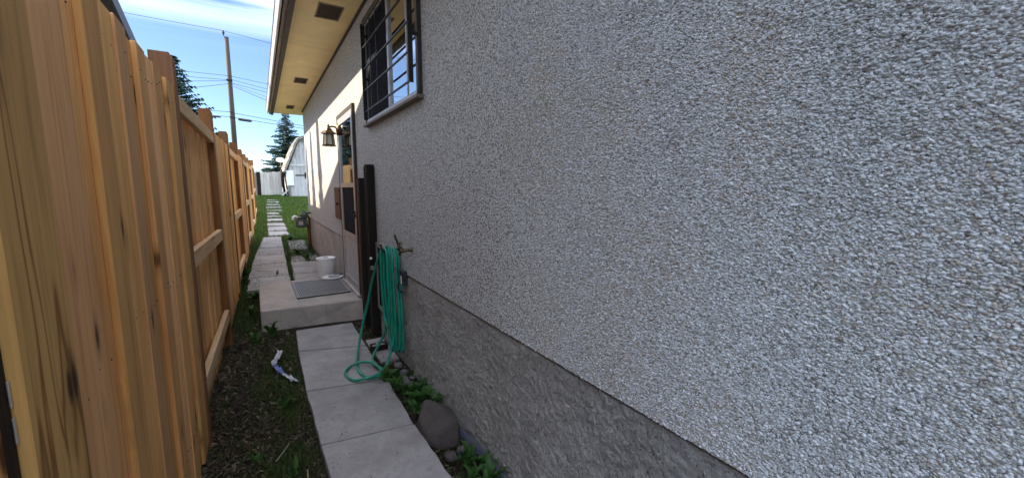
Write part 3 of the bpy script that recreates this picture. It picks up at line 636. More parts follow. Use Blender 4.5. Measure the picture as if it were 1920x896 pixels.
for i, py in enumerate(posts):
    x = fx(py); zl = lift(py); pt = 2.205 + zl
    V = [(x - PW, py, -0.1), (x, py, -0.1), (x, py + PW, -0.1), (x - PW, py + PW, -0.1), (x - PW, py, pt), (x - 0.012, py, pt), (x - 0.012, py + PW, pt), (x - PW, py + PW, pt), (x, py, pt - 0.03), (x, py + PW, pt - 0.03)]
    F = [(0, 3, 2, 1), (4, 5, 6, 7), (0, 1, 8, 5, 4), (1, 2, 9, 8), (8, 9, 6, 5), (2, 3, 7, 6, 9), (3, 0, 4, 7)]
    bevelled('post', V, F, M['post'], fence, 0.003, 1)
    if i == len(posts) - 1: break
    ya, yb = py + PW + 0.002, posts[i + 1] - 0.002
    railfront = i % 2 == 0
    nb = 12; wdt = (yb - ya) / nb
    for j in range(nb):
        a = ya + j * wdt; zz_ = lift(a)
        fboard(a + 0.0015, a + wdt - 0.0015, (0.03 if railfront else 0.13) + zz_ + rng.uniform(-.01, .02), (1.975 if railfront else 2.03) + zz_, (-0.045 if railfront else -0.004) + rng.choice([0, -0.010]), tilt=0.0)
    for z, hh in ((0.315, .05), (1.085, .05), (1.965, .045)):
        z = z if railfront else z - 0.235 * (z < 0.5)
        f1 = 0.0 if railfront else -0.030
        V = []
        for (yv, zv) in ((ya, z + lift(ya)), (yb, z + lift(yb) - (0.02 if railfront else 0))):
            V += [(fx(yv) + f1 - 0.038, yv, zv - hh), (fx(yv) + f1, yv, zv - hh), (fx(yv) + f1, yv, zv + hh), (fx(yv) + f1 - 0.038, yv, zv + hh)]
        bevelled('rail', V, [(0, 1, 2, 3)[::-1], (4, 5, 6, 7), (0, 1, 5, 4), (1, 2, 6, 5), (2, 3, 7, 6), (3, 0, 4, 7)], M['cedar_rail'], fence, 0.003, 1)

# ------------------------------------------------------------------ neighbour on the left
RX = -1.35; NWX = -1.68
rake = [(9.95, 2.906), (3.3, 5.174), (1.35, 4.51), (0.35, 2.95)]     # roof outline along the lane, unseen near end clipped to let in more skylight
nb_ = thing('house', (NWX - 4, 4.5, 0), 'neighbouring gabled house with dark metal roof edge above the fence', 'house')
pr = [(0.6, -0.2), (9.6, -0.2), (9.6, 2.86), (3.3, 5.01), (1.42, 4.37), (0.6, 3.09)]; m_ = len(pr)
V = [(NWX, y, z) for y, z in pr] + [(NWX - 9, y, z) for y, z in pr]
mesh('wall', V, [tuple(range(m_)), tuple(range(m_, 2 * m_))[::-1]] + [(i, m_ + i, m_ + (i + 1) % m_, (i + 1) % m_) for i in range(m_)], M['neigh_wall'], nb_)
for (ya, za), (yb, zb) in zip(rake[:-1], rake[1:]):
    V = []
    for x in (RX - 0.03, NWX - 9.3):
        V += [(x, ya, za - .10), (x, yb, zb - .10), (x, yb, zb - 0.01), (x, ya, za - 0.01)]
    mesh('roof', V, [(0, 1, 2, 3), (7, 6, 5, 4), (0, 4, 5, 1), (1, 5, 6, 2), (2, 6, 7, 3), (3, 7, 4, 0)], M['roof'], nb_)
    V = []
    for x in (RX, RX - 0.028):
        V += [(x, ya, za - .20), (x, yb, zb - .20), (x, yb, zb), (x, ya, za)]
    mesh('rake_board', V, [(0, 1, 2, 3), (7, 6, 5, 4), (0, 4, 5, 1), (1, 5, 6, 2), (2, 6, 7, 3), (3, 7, 4, 0)], M['neigh_trim'], nb_)
nw = thing('window', (NWX, 6.2, 1.2)); nw.parent = nb_; nw.location = WLOC[nw.name] - WLOC[nb_.name]
V, F = multi([((NWX + .001, 5.6, 1.2), (NWX + .03, 5.66, 2.3)), ((NWX + .001, 6.74, 1.2), (NWX + .03, 6.8, 2.3)), ((NWX + .001, 5.66, 1.2), (NWX + .03, 6.74, 1.26)), ((NWX + .001, 5.66, 2.24), (NWX + .03, 6.74, 2.3))])
mesh('frame', V, F, M['white'], nw); box('pane', (NWX + .002, 5.66, 1.26), (NWX + .012, 6.74, 2.24), M['screen'], nw, 0)
# neighbour's garage, seen in the door glass
ng = thing('garage', (-5.5, 27, 0.9), 'pale sided garage reflected in the door glass', 'garage')
for i in range(16): box('siding_board', (-8.5, 22.0, 0.9 + i * 0.2), (-3.0 - 0.0, 32.0, 0.9 + (i + 1) * 0.2 - 0.012), M['siding'], ng, 0) if i == -1 else None
V = []
for i in range(16):
    z = 0.7 + i * 0.2; V.append(((-8.5, 22.0, z), (-3.0, 32.0, z + 0.185)))
V, F = multi(V + [((-8.49, 22.01, 0.7), (-3.012, 31.99, 3.9))]); mesh('wall', V, F, M['siding'], ng)
V = [(-8.9, 21.6, 3.9), (-2.6, 21.6, 3.9), (-2.6, 32.4, 3.9), (-8.9, 32.4, 3.9), (-8.9, 27, 5.2), (-2.6, 27, 5.2)]
mesh('roof', V, [(0, 1, 5, 4), (2, 3, 4, 5), (1, 2, 5), (3, 0, 4), (3, 2, 1, 0)], M['roof'], ng)
gw = thing('window', (-3.0, 26, 2)); gw.parent = ng; gw.location = WLOC[gw.name] - WLOC[ng.name]
box('pane', (-2.999, 25.3, 2.0), (-2.985, 26.9, 3.1), M['wrap_blue'], gw, 0)
V, F = multi([((-2.999, 25.2, 1.9), (-2.95, 25.3, 3.2)), ((-2.999, 26.9, 1.9), (-2.95, 27.0, 3.2)), ((-2.999, 25.3, 1.9), (-2.95, 26.9, 2.0)), ((-2.999, 25.3, 3.1), (-2.95, 26.9, 3.2))])
mesh('frame', V, F, M['white'], gw)

# ------------------------------------------------------------------ trees
def spruce(loc, height, rad, seed, label, levels=None, dens=1.0, droop=0.25, group='spruce trees'):
    r = np.random.default_rng(seed); t = thing('spruce_tree', loc, label, 'tree', group)
    x, y, z = loc
    tube('trunk', [(x, y, z - 0.1), (x, y, z + height * 0.5), (x, y, z + height * 0.97)], [height * 0.022, height * 0.013, 0.012], M['bark'], t, 8)
    V, F, T = [], [], []; nlev = int(height * 7.0 * dens)
    for i in range(nlev):
        f = (i + 0.5) / nlev; zz = z + height * (0.10 + 0.89 * f); L = rad * (1 - f) ** 0.85 * r.uniform(0.85, 1.1) + 0.06
        nbr = int(8 + 6 * (1 - f))
        for b in range(nbr):
            a = r.uniform(0, 6.283); Lb = L * r.uniform(0.55, 1.12); d = np.array([math.cos(a), math.sin(a), 0.0]); s_ = np.array([-d[1], d[0], 0])
            ns = max(4, int(Lb / 0.10)); tn = r.uniform(0, 1)
            for q in range(ns):
                u = (q + 0.6) / ns; base = np.array([x, y, zz]) + d * Lb * u + np.array([0, 0, -droop * Lb * u + 0.22 * Lb * u * u + r.normal(0, .015)])
                wl_ = (0.10 + 0.22 * Lb * (1 - u) * 0.7)
                for sd in (-1, 1):
                    tip = base + s_ * sd * wl_ * r.uniform(.5, 1.1) + d * wl_ * r.uniform(.3, 0.9) + np.array([0, 0, r.uniform(-.10, .03)])
                    w0 = 0.035 + 0.02 * Lb; nrm = np.array([0, 0, w0])
                    n_ = len(V); V += [base - d * w0, base + d * w0 + nrm * r.uniform(-.6, .8), tip, base + nrm * 1.1]
                    F += [(n_, n_ + 1, n_ + 2), (n_, n_ + 2, n_ + 3)]; tt = np.clip(0.25 * tn + 0.35 * u + r.uniform(0, .4), 0, 1); T += [tt] * 4
    o = bulk('crown', np.array(V), np.array(F), M['needle'], t, False, {'tone': T}); return t
spruce((1.95, 34.0, 1.1), 6.0, 2.15, 21, 'tall dense spruce standing behind the old shed', droop=0.30)
spruce((-2.62, 22.0, 0.8), 6.1, 2.1, 22, 'blue green spruce rising behind the fence post', droop=0.05)
# neighbour's conifers left of the frame: their shadows stripe the sunlit wall
t_wall = lambda X: (0.98 - X)
def conifer_for(yw, ztip, X, rad, seed, label):
    t_ = 0.98 - X; spruce((X, yw + 0.55 * t_, 0.1), ztip + 0.79 * t_ - 0.1, rad, seed, label, dens=1.2, group='neighbour conifers')
conifer_for(8.35, 2.95, -7.0, 1.15, 31, 'slim spruce in the neighbour yard shading the wall')
conifer_for(9.55, 2.75, -7.6, 0.85, 32, 'narrow spruce in the neighbour yard next to the slim one')
conifer_for(10.6, 2.5, -6.6, 0.8, 33, 'short spruce in the neighbour yard')

# ------------------------------------------------------------------ end of the yard
og = thing('yard_gate', (0.45, 26, 1.05), 'old gate of white peeling boards at the end of the lawn', 'gate')
xs = np.linspace(0.10, 1.08, 8)
for i in range(7):
    box('board', (xs[i] + .004, 26.0, 1.08 + rng.uniform(0, .05)), (xs[i + 1] - .004, 26.03, 2.30 + rng.uniform(-.03, .03) + 0.015 * i), M['paint_white'], og, 0.003)
for z in (1.35, 2.05): box('rail', (0.11, 26.031, z), (1.07, 26.06, z + 0.09), M['grey_wood'], og, 0.003)
op = thing('gate_post', (0.0, 26, 1.05), 'dark weathered double post beside the white gate', 'post')
box('post', (-0.08, 25.95, 1.0), (0.09, 26.1, 2.34), M['dark_wood'], op, 0.004); box('post', (-0.22, 25.98, 1.0), (-0.082, 26.1, 2.30), M['grey_wood'], op, 0.004)
lb = thing('leaning_board', (1.25, 25.7, 1.0), 'pale board leaning across the foot of the shed corner', 'board')
bevelled('plank', [(0.98, 25.6, 1.06), (1.02, 25.55, 1.0), (1.42, 25.75, 1.38), (1.38, 25.8, 1.44), (0.98, 25.64, 1.06), (1.02, 25.59, 1.0), (1.42, 25.79, 1.38), (1.38, 25.84, 1.44)], [(0, 1, 2, 3), (7, 6, 5, 4), (0, 4, 5, 1), (1, 5, 6, 2), (2, 6, 7, 3), (3, 7, 4, 0)], M['paint_white'], lb, 0.002)
pst = thing('garden_post', (1.16, 25.9, 1.0), 'dark slanting post between gate and shed', 'post')
tube('post', [(1.22, 25.9, 1.0), (1.10, 25.9, 2.5)], 0.06, M['dark_wood'], pst, 8); tube('brace', [(1.36, 25.9, 1.0), (1.25, 25.9, 2.3)], 0.035, M['dark_trim'], pst, 8)
shed = thing('shed', (3.2, 27, 1.0), 'old barn roofed shed with peeling pale paint at the end of the yard', 'shed')
prof = [(1.40, 0.95), (1.40, 2.50), (1.98, 4.02), (3.6, 4.75), (5.2, 4.02), (5.8, 2.50), (5.8, 0.95)]
V = [(x, 25.0, z) for x, z in prof] + [(x, 29.5, z) for x, z in prof]; m_ = len(prof)
mesh('wall', V, [tuple(range(m_)), tuple(range(m_, 2 * m_))[::-1]] + [(i, m_ + i, m_ + (i + 1) % m_, (i + 1) % m_) for i in range(m_)], M['shed_paint'], shed)
for i in range(9):
    x0 = 1.41 + i * 0.19; zt = np.interp(x0 + 0.05, [1.40, 1.98, 3.6], [2.40, 3.92, 4.65])
    box('board', (x0, 24.972, 0.98), (x0 + 0.182, 24.998, float(zt)), M['shed_paint'], shed, 0.003)
def sroof(a, b):
    (xa, za), (xb, zb) = a, b; nx, nz = -(zb - za), (xb - xa); L_ = math.hypot(nx, nz); nx, nz = nx / L_ * .09, nz / L_ * .09
    V = [(xa, 24.72, za), (xb, 24.72, zb), (xb + nx, 24.72, zb + nz), (xa + nx, 24.72, za + nz)]; V += [(x, 29.8, z) for x, _, z in V]
    r_ = mesh('roof', V, [(0, 1, 2, 3), (7, 6, 5, 4), (0, 4, 5, 1), (1, 5, 6, 2), (2, 6, 7, 3), (3, 7, 4, 0)], M['shingle_old'], shed)
    n_ = 9
    for i in range(n_):
        u0, u1 = i / n_, (i + 1) / n_; P = lambda u, o: (xa + (xb - xa) * u + nx * o, za + (zb - za) * u + nz * o)
        (x0, z0), (x1, z1) = P(u0, 1.35), P(u1, 1.05); (x2, z2), (x3, z3) = P(u1, 1.01), P(u0, 1.01)
        V = [(x0, 24.69 + rng.uniform(0, .05), z0), (x1, 24.70, z1), (x2, 24.70, z2), (x3, 24.69, z3), (x0, 29.8, z0), (x1, 29.8, z1), (x2, 29.8, z2), (x3, 29.8, z3)]
        mesh('shingle_course', V, [(0, 1, 2, 3), (7, 6, 5, 4), (0, 4, 5, 1), (1, 5, 6, 2), (2, 6, 7, 3), (3, 7, 4, 0)], M['paint_white' if i % 3 == 0 else 'shingle_old'], r_)
sroof((1.24, 2.32), (1.93, 4.02)); sroof((1.93, 4.02), (3.6, 4.78))
box('hinge', (1.72, 24.955, 2.14), (2.30, 24.971, 2.20), M['dark_metal'], shed, 0.003)
box('latch', (2.16, 24.95, 2.02), (2.24, 24.971, 2.32), M['dark_metal'], shed, 0.004)
box('trim', (1.45, 24.95, 2.66), (2.6, 24.971, 2.74), M['paint_white'], shed, 0.003)
sp = thing('panel', (1.50, 24.85, 1.7), 'bright white panel fixed to the corner of the old shed', 'panel')
box('sheet', (1.28, 24.86, 1.62), (1.62, 24.88, 2.42), M['white'], sp, 0.003); box('backing_post', (1.40, 24.881, 0.95), (1.47, 24.948, 2.4), M['grey_wood'], sp, 0.003)
def dish(loc, r_, label):
    t = thing('satellite_dish', loc, label, 'satellite dish', 'satellite dishes'); x, y, z = loc
    prof = [(r_ * u, -0.22 * r_ * (1 - u * u)) for u in np.linspace(0.02, 1, 8)]
    V, F = lathevf(prof, (0, 0, 0), 24); V = np.array(V); c_, s_ = math.cos(R(62)), math.sin(R(62)); V2 = np.stack([V[:, 0], V[:, 1] * c_ + V[:, 2] * -s_ * 1, V[:, 1] * s_ + V[:, 2] * c_], -1)
    V2[:, 2] *= 0.7
    mesh('reflector', V2 + np.array(loc), F[:-2], M['white'], t, True)
    tube('mast', [(x, y + 0.12, z - r_ * 1.9), (x, y + 0.10, z - 0.1 * r_), (x, y + 0.02, z)], 0.02, M['alu'], t); tube('arm', [(x, y, z - r_ * .6), (x - 0.05, y - 0.5 * r_ * 2, z - r_ * 0.4)], 0.012, M['alu'], t)
dish((1.12, 26.5, 3.05), 0.22, 'white satellite dish in front of the spruce beside the shed')
dish((-0.36, 38.0, 3.55), 0.2, 'small pale satellite dish on the roof past the fence end')
lbg = thing('garage', (-1, 41, 1.1), 'low white garage across the lane behind the white gate', 'garage')
box('wall', (-3.5, 40.0, 1.0), (2.4, 44.0, 2.65), M['siding'], lbg, 0); box('roof', (-3.8, 39.7, 2.65), (2.7, 44.3, 2.95), M['siding'], lbg, 0.02)
for (x, w_) in ((-3.0, 0.9), (-1.2, 1.9)): box('door', (x, 39.97, 1.1), (x + w_, 39.999, 2.5), M['alu_panel'], lbg, 0.003)

# utility pole and wires
up = thing('utility_pole', (-1.15, 32, 1.1), 'tall wooden utility pole with wires above the fence', 'utility pole')
tube('pole', [(-1.16, 32, 0.9), (-1.145, 32, 4.3), (-1.11, 32, 10.8)], [0.16, 0.15, 0.115], M['pole'], up, 12)
lathe('insulator', [(0.03, 0), (0.03, .12), (0.075, .14), (0.075, .2), (0.04, .22), (0.06, .25), (0.03, .32)], (-1.25, 32, 10.85), M['wire'], up, 10)
tube('pin', [(-1.14, 32, 10.5), (-1.22, 31.95, 10.75), (-1.25, 32, 10.9)], 0.02, M['wire'], up, 6)
box('clamp', (-1.3, 31.86, 8.18), (-0.98, 32.14, 8.26), M['dark_metal'], up, 0.01)
box('clamp', (-1.28, 31.88, 5.88), (-1.0, 32.12, 5.96), M['dark_metal'], up, 0.01)
wd = [((-1.25, 32, 11.15), (-30, 32.5, 13.2), 0.012, 0.4), ((-1.25, 32, 11.15), (30, 31, 9.0), 0.012, 0.5),
      ((-1.1, 31.85, 8.45), (-30, 32, 9.8), 0.011, 0.5), ((-1.1, 31.85, 8.45), (28, 31, 6.8), 0.011, 0.5), ((-1.1, 31.85, 8.2), (-30, 32, 8.6), 0.011, 0.4), ((-1.1, 31.85, 8.25), (28, 31, 5.0), 0.011, 0.6),
      ((-1.1, 31.85, 8.15), (-30, 33, 6.4), 0.011, 0.5), ((-1.1, 31.85, 8.05), (28, 31, 4.2), 0.011, 0.5),
      ((-1.1, 31.85, 8.0), (-9, 20, 3.9), 0.011, 0.15), ((-1.1, 31.85, 8.0), (6.5, 22, 4.3), 0.011, 0.2), ((-1.1, 31.85, 7.9), (9, 26, 3.6), 0.011, 0.2),
      ((-1.1, 31.85, 6.25), (-30, 32, 7.1), 0.014, 0.3), ((-1.1, 31.85, 6.2), (30, 31, 3.6), 0.014, 0.4), ((-1.1, 31.85, 5.95), (-30, 32, 6.2), 0.014, 0.1), ((-1.1, 31.85, 5.92), (30, 31, 3.8), 0.014, 0.3)]
for a, b, r_, sag in wd:
    a, b = np.array(a), np.array(b); u = np.linspace(0, 1, 14)[:, None]; P = a + (b - a) * u; P[:, 2] -= (sag * 4 * u * (1 - u))[:, 0]
    tube('wire', P, r_ * 1.15, M['wire'], up, 4)
for x0, x1, z in ((-2.55, -1.72, 5.93), (-0.85, -0.10, 5.83)): 
    tube('splice_case', [(x0, 31.85, z), (x0 + .08, 31.85, z), (x1 - .08, 31.85, z - .05), (x1, 31.85, z - .05)], [0.03, 0.085, 0.085, 0.03] if x0 > -2 else [0.02, 0.045, 0.045, 0.02], M['wire'], up, 10)

# ------------------------------------------------------------------ things on the house wall
lan = thing('wall_lantern', (WX - 0.145, 5.95, 2.03), 'bronze coach lantern with frosted panes beside the storm door', 'lantern')
lx, ly, lz = WX - 0.150, 5.95, 2.045
lathe('wall_plate', [(0.0, -0.075), (0.045, -0.075), (0.055, 0.0), (0.045, 0.075), (0.0, 0.075)], (WX - 0.006, ly, lz + 0.225), M['bronze'], lan, 12)
tube('arm', catmull([(WX - 0.008, ly, lz + 0.19), (WX - 0.05, ly, lz + 0.245), (WX - 0.10, ly, lz + 0.26), (lx, ly, lz + 0.245)], 6), 0.011, M['bronze'], lan, 8)
lathe('base', [(0.0, 0), (0.085, 0), (0.09, 0.012), (0.075, 0.022), (0.0, 0.022)], (lx, ly, lz), M['bronze'], lan, 6, False)
lathe('glass', [(0.0, 0.023), (0.066, 0.023), (0.052, 0.165), (0.0, 0.165)], (lx, ly, lz), M['lamp_glass'], lan, 6, False)
for j in range(6):
    a = 2 * math.pi * j / 6; c_, s_ = math.cos(a), math.sin(a)
    tube('cage_bar', [(lx + .073 * c_, ly + .073 * s_, lz + .022), (lx + .058 * c_, ly + .058 * s_, lz + .168)], 0.006, M['bronze'], lan, 5)
lathe('roof', [(0.0, 0.160), (0.098, 0.160), (0.094, 0.172), (0.055, 0.205), (0.038, 0.232), (0.012, 0.242), (0.010, 0.262), (0.018, 0.272), (0.006, 0.292), (0.0, 0.294)], (lx, ly, lz), M['bronze'], lan, 6, False)

pan = thing('panel', (WX, 6.41, 1.05), 'rusty brown cover panel with a dark knob on the wall past the door', 'panel')
box('sheet', (WX - 0.022, 6.19, 1.05), (WX - 0.001, 6.63, 1.505), M['rust'], pan, 0.004)
lathe('knob', [(0.0, -.02), (0.02, -.02), (0.025, 0), (0.02, .02), (0.0, .02)], (WX - 0.03, 6.33, 1.27), M['dark_metal'], pan, 10)
for y, z in ((6.23, 1.09), (6.59, 1.09), (6.23, 1.46), (6.59, 1.46)): box('screw', (WX - 0.026, y - .008, z - .008), (WX - 0.021, y + .008, z + .008), M['dark_metal'], pan, 0.002)

sg = thing('spigot', (WX - 0.04, 3.09, 1.0), 'tarnished brass garden tap sticking out of the stucco', 'tap')
tube('pipe', [(WX - 0.001, 3.06, 1.022), (WX - 0.045, 3.07, 1.018), (WX - 0.07, 3.10, 1.010), (WX - 0.085, 3.12, 0.985)], [0.012, 0.013, 0.014, 0.011], M['brass'], sg, 8)
lathe('flange', [(0.0, -.02), (0.024, -.012), (0.026, 0), (0.024, .012), (0.0, .02)], (WX - 0.004, 3.06, 1.022), M['brass'], sg, 10)
tube('stem', [(WX - 0.055, 3.085, 1.02), (WX - 0.085, 3.10, 1.055)], 0.007, M['brass'], sg, 6)
tube('handle', catmull([(WX - 0.085 + 0.025 * math.cos(a) * 0.7, 3.10 + 0.03 * math.sin(a), 1.057 + 0.022 * math.cos(a)) for a in np.linspace(0, 6.283, 13)], 3), 0.005, M['brass'], sg, 5)

ob = thing('outlet_box', (WX, 3.23, 0.70), 'dark weatherproof outlet box with lifted flap at the top of the foundation', 'outlet')
box('box', (WX - 0.045, 3.195, 0.715), (WX - 0.001, 3.265, 0.825), M['navy'], ob, 0.004)
bevelled('flap', [(WX - 0.046, 3.19, 0.822), (WX - 0.095, 3.19, 0.855), (WX - 0.095, 3.27, 0.855), (WX - 0.046, 3.27, 0.822), (WX - 0.046, 3.19, 0.829), (WX - 0.095, 3.19, 0.862), (WX - 0.095, 3.27, 0.862), (WX - 0.046, 3.27, 0.829)], boxvf((0, 0, 0), (1, 1, 1))[1], M['navy'], ob, 0.001)
box('socket_face', (WX - 0.049, 3.205, 0.725), (WX - 0.0452, 3.232, 0.79), M['white'], ob, 0.001)
tube('cord', catmull([(WX - 0.05, 3.235, 0.74), (WX - 0.07, 3.24, 0.70), (WX - 0.05, 3.25, 0.66), (WX - 0.02, 3.26, 0.64)], 5), 0.006, M['wire'], ob, 6)

hk = thing('hose_hook', (WX, 3.48, 0.95), 'black forked iron bracket holding the green hose', 'hook')
box('plate', (WX - 0.008, 3.36, 0.93), (WX - 0.001, 3.44, 1.04), M['dark_metal'], hk, 0.002)
tube('arm', [(WX - 0.006, 3.40, 0.985), (WX - 0.14, 3.40, 0.975), (WX - 0.155, 3.40, 1.03)], 0.010, M['dark_metal'], hk, 6)
tube('prong', [(WX - 0.01, 3.41, 1.03), (WX - 0.03, 3.45, 1.10)], [0.007, 0.003], M['dark_metal'], hk, 6)
tube('prong', [(WX - 0.01, 3.41, 1.03), (WX - 0.035, 3.40, 1.115)], [0.007, 0.003], M['dark_metal'], hk, 6)

# garden hose: hanging coil, one loop on the slabs
rad = 0.0112; loops = []; hz = 1.0
P = []
nl = 5
for i in range(nl):
    f = i / (nl - 1); xo = 0.850 + 0.085 * f; wdt = rng.uniform(0.03, 0.105); yc = 3.40 + rng.normal(0, 0.010); bot = 0.12 + 0.24 * rng.uniform(0, 1) ** 1.5
    lean = -0.04 - 0.10 * f
    P += [(xo, yc + 0.03, hz - .003 + rng.normal(0, .004)), (xo - 0.01, yc + wdt * 0.75, hz - 0.06), (xo - .012, yc + wdt, 0.72), (xo - 0.005, yc + wdt * 0.95 + lean * .5, 0.42), (xo, yc + lean, bot), (xo + 0.008, yc - wdt * 0.85 + lean * .5, 0.42), (xo + 0.012, yc - wdt, 0.72), (xo + 0.014, yc - wdt * 0.72, hz - 0.06)]
P.append((0.93, 3.42, hz))
tail = [(0.86, 3.50, 0.985), (0.84, 3.60, 0.86), (0.815, 3.72, 0.66), (0.79, 3.80, 0.46), (0.735, 3.82, 0.24), (0.672, 3.72, 0.075), (0.61, 3.50, 0.030), (0.592, 3.28, 0.028), (0.635, 3.135, 0.030), (0.70, 3.10, 0.045),
        (0.735, 3.20, 0.052), (0.70, 3.36, 0.052), (0.62, 3.42, 0.052), (0.535, 3.42, 0.028), (0.490, 3.32, 0.026), (0.520, 3.17, 0.026), (0.62, 3.10, 0.050), (0.74, 3.13, 0.060), (0.82, 3.26, 0.10), (0.885, 3.32, 0.26), (0.905, 3.33, 0.55), (0.90, 3.36, 0.85), (0.885, 3.40, hz + 0.012), (0.88, 3.47, 0.93), (0.87, 3.50, 0.6), (0.865, 3.50, 0.28), (0.83, 3.58, 0.13), (0.765, 3.55, 0.045), (0.725, 3.40, 0.035), (0.75, 3.27, 0.032), (0.80, 3.20, 0.02)]
hose_o = thing('garden_hose', (0.8, 3.4, 0.0), 'green garden hose hung in a coil with one loop on the slabs', 'hose')
Vh, Fh = tubevf(catmull(P, 7), rad, 8); Vt, Ft = tubevf(catmull(tail, 8), rad, 8); nh = len(Vh)
mesh('hose', list(Vh) + list(Vt), list(Fh) + [tuple(i + nh for i in f) for f in Ft], M['hose'], hose_o, True)
tube('coupling', [(0.795, 3.207, 0.02), (0.815, 3.17, 0.02)], 0.016, M['brass'], hose_o, 10)

# dark posts against the wall
for (a, b, lbl) in (((0.898, 4.15, 0.0), (0.974, 4.24, 1.725), 'tall black stained post standing against the wall near the hose'), ((0.884, 4.44, 0.0), (0.968, 4.535, 1.60), 'shorter dark brown post between the storm door and the tall one')):
    t = thing('gate_post', ((a[0] + b[0]) / 2, a[1], 0), lbl, 'post'); box('post', a, b, M['dark_wood'], t, 0.004)
    box('edge_strip', (a[0] - 0.006, b[1] - 0.03, 0.3), (a[0] - 0.0005, b[1] - 0.004, b[2] - 0.02), M['post' if b[2] < 1.7 else 'dark_wood'], t, 0.001)
    if b[2] > 1.7:
        lathe('knob', [(0, -.014), (0.011, -.010), (0.014, 0), (0.011, .01), (0, .014)], (0.905, 4.135, 0.80), M['white'], t, 10); box('latch', (0.90, 4.138, 0.68), (0.93, 4.149, 0.72), M['alu'], t, 0.002)
blk = thing('timber_block', (0.85, 3.72, 0), 'short dark timber block with a bolt lying at the foot of the posts', 'block')
box('block', (0.785, 3.70, 0.0), (0.93, 3.79, 0.055), M['dark_wood'], blk, 0.005); box('strap', (0.79, 3.698, 0.056), (0.90, 3.72, 0.061), M['alu'], blk, 0.001); lathe('bolt', [(0, 0), (.012, 0), (.012, .012), (.006, .014), (.006, .03), (0, .03)], (0.84, 3.74, 0.056), M['alu'], blk, 6, False)

# ------------------------------------------------------------------ things on the landing and path
mat_o = thing('door_mat', (0.59, 5.75, 0.198), 'grey ribbed door mat lying on the concrete landing', 'mat')
mc = [(0.283, 6.235), (0.915, 6.195), (0.900, 5.295), (0.293, 5.265)]
prism('backing', mc[::-1], 0.2015, 0.207, M['dark_metal'], mat_o, 0.001)
mr_ = plain('mat_rib', (0.24, 0.23, 0.245), 0.7, 0, 0.25, 30)
V, F = [], []
for i in range(26):
    u0, u1 = (i + .2) / 26, (i + .65) / 26; P_ = lambda u, v_: ((mc[3][0] * (1 - u) + mc[2][0] * u) * (1 - v_) + (mc[0][0] * (1 - u) + mc[1][0] * u) * v_, (mc[3][1] * (1 - u) + mc[2][1] * u) * (1 - v_) + (mc[0][1] * (1 - u) + mc[1][1] * u) * v_)
    q = [P_(0.07 + .86 * u0, .06), P_(0.07 + .86 * u1, .06), P_(0.07 + .86 * u1, .94), P_(0.07 + .86 * u0, .94)]; n_ = len(V)
    V += [(x, y, 0.2072) for x, y in q] + [(x, y, 0.2135) for x, y in q]; F += [tuple(n_ + a for a in f) for f in boxvf((0, 0, 0), (1, 1, 1))[1]]
mesh('ribs', V, F, mr_, mat_o)
V, F = [], []
for u0, u1, v0, v1 in ((0.01, .06, .01, .99), (.94, .99, .01, .99), (.065, .935, .01, .05), (.065, .935, .95, .99)):
    q = [P_(u0, v0), P_(u1, v0), P_(u1, v1), P_(u0, v1)]; n_ = len(V); V += [(x, y, 0.2072) for x, y in q] + [(x, y, 0.2145) for x, y in q]; F += [tuple(n_ + a for a in f) for f in boxvf((0, 0, 0), (1, 1, 1))[1]]
mesh('border', V, F, mr_, mat_o)

bk = thing('bucket', (0.80, 6.72, 0.118), 'white plastic pail with a closed lid standing beside the door', 'bucket')
bc = (0.80, 6.72, 0.120)
lathe('body', [(0, 0), (0.120, 0), (0.126, 0.006), (0.134, 0.29), (0.134, 0.292), (0, 0.292)], bc, M['white'], bk, 32)
lathe('lid', [(0, 0.2925), (0.139, 0.2925), (0.141, 0.30), (0.141, 0.313), (0.137, 0.318), (0.122, 0.318), (0.118, 0.313), (0, 0.313)], bc, M['white'], bk, 32)
tube('lid_ring', [(bc[0] + .035 * math.cos(a), bc[1] + .035 * math.sin(a), bc[2] + .317) for a in np.linspace(0, 6.283, 18)], 0.004, M['alu'], bk, 6)
ld = thing('lid', (0.87, 6.33, 0.2), 'loose white round lid lying on the landing by the pail', 'lid')
lathe('disc', [(0, 0), (0.135, 0), (0.14, 0.006), (0.14, 0.016), (0.134, 0.018), (0.125, 0.013), (0, 0.012)], (0.82, 6.24, 0.2155), M['white'], ld, 30)
br = thing('hand_brush', (0.84, 6.24, 0.23), 'small grey hand brush resting on the loose white lid', 'brush')
box('head', (0.76, 6.17, 0.2345), (0.90, 6.22, 0.262), M['alu_panel'], br, 0.005); tube('handle', [(0.90, 6.20, 0.25), (0.955, 6.22, 0.255)], 0.009, M['grey_metal'], br, 8)

gm = thing('gas_meter', (0.80, 10.35, 0.1), 'dark grey gas meter and regulator on a rusty riser at the house corner', 'gas meter')
box('meter_body', (0.66, 10.30, 0.60), (0.89, 10.48, 0.79), M['grey_metal'], gm, 0.025); box('meter_top', (0.68, 10.32, 0.791), (0.90, 10.46, 0.84), M['grey_metal'], gm, 0.015)
lathe('regulator', [(0, 0), (0.075, 0), (0.085, 0.02), (0.085, .05), (.05, .07), (.04, .13), (0, .135)], (0.83, 10.36, 0.85), M['grey_metal'], gm, 16)
box('dial', (0.71, 10.294, 0.66), (0.80, 10.299, 0.74), M['alu'], gm, 0.002)
tube('riser', [(0.925, 10.42, 0.05), (0.925, 10.42, 0.60), (0.90, 10.42, 0.68)], 0.036, M['pipe_brown'], gm, 10); tube('riser', [(0.955, 10.55, 0.05), (0.955, 10.55, 0.80), (0.90, 10.46, 0.86)], 0.022, M['pipe_brown'], gm, 10)
tube('inlet', [(0.83, 10.36, 0.92), (0.93, 10.36, 0.93), (1.0, 10.36, 0.93)], 0.022, M['grey_metal'], gm, 10)
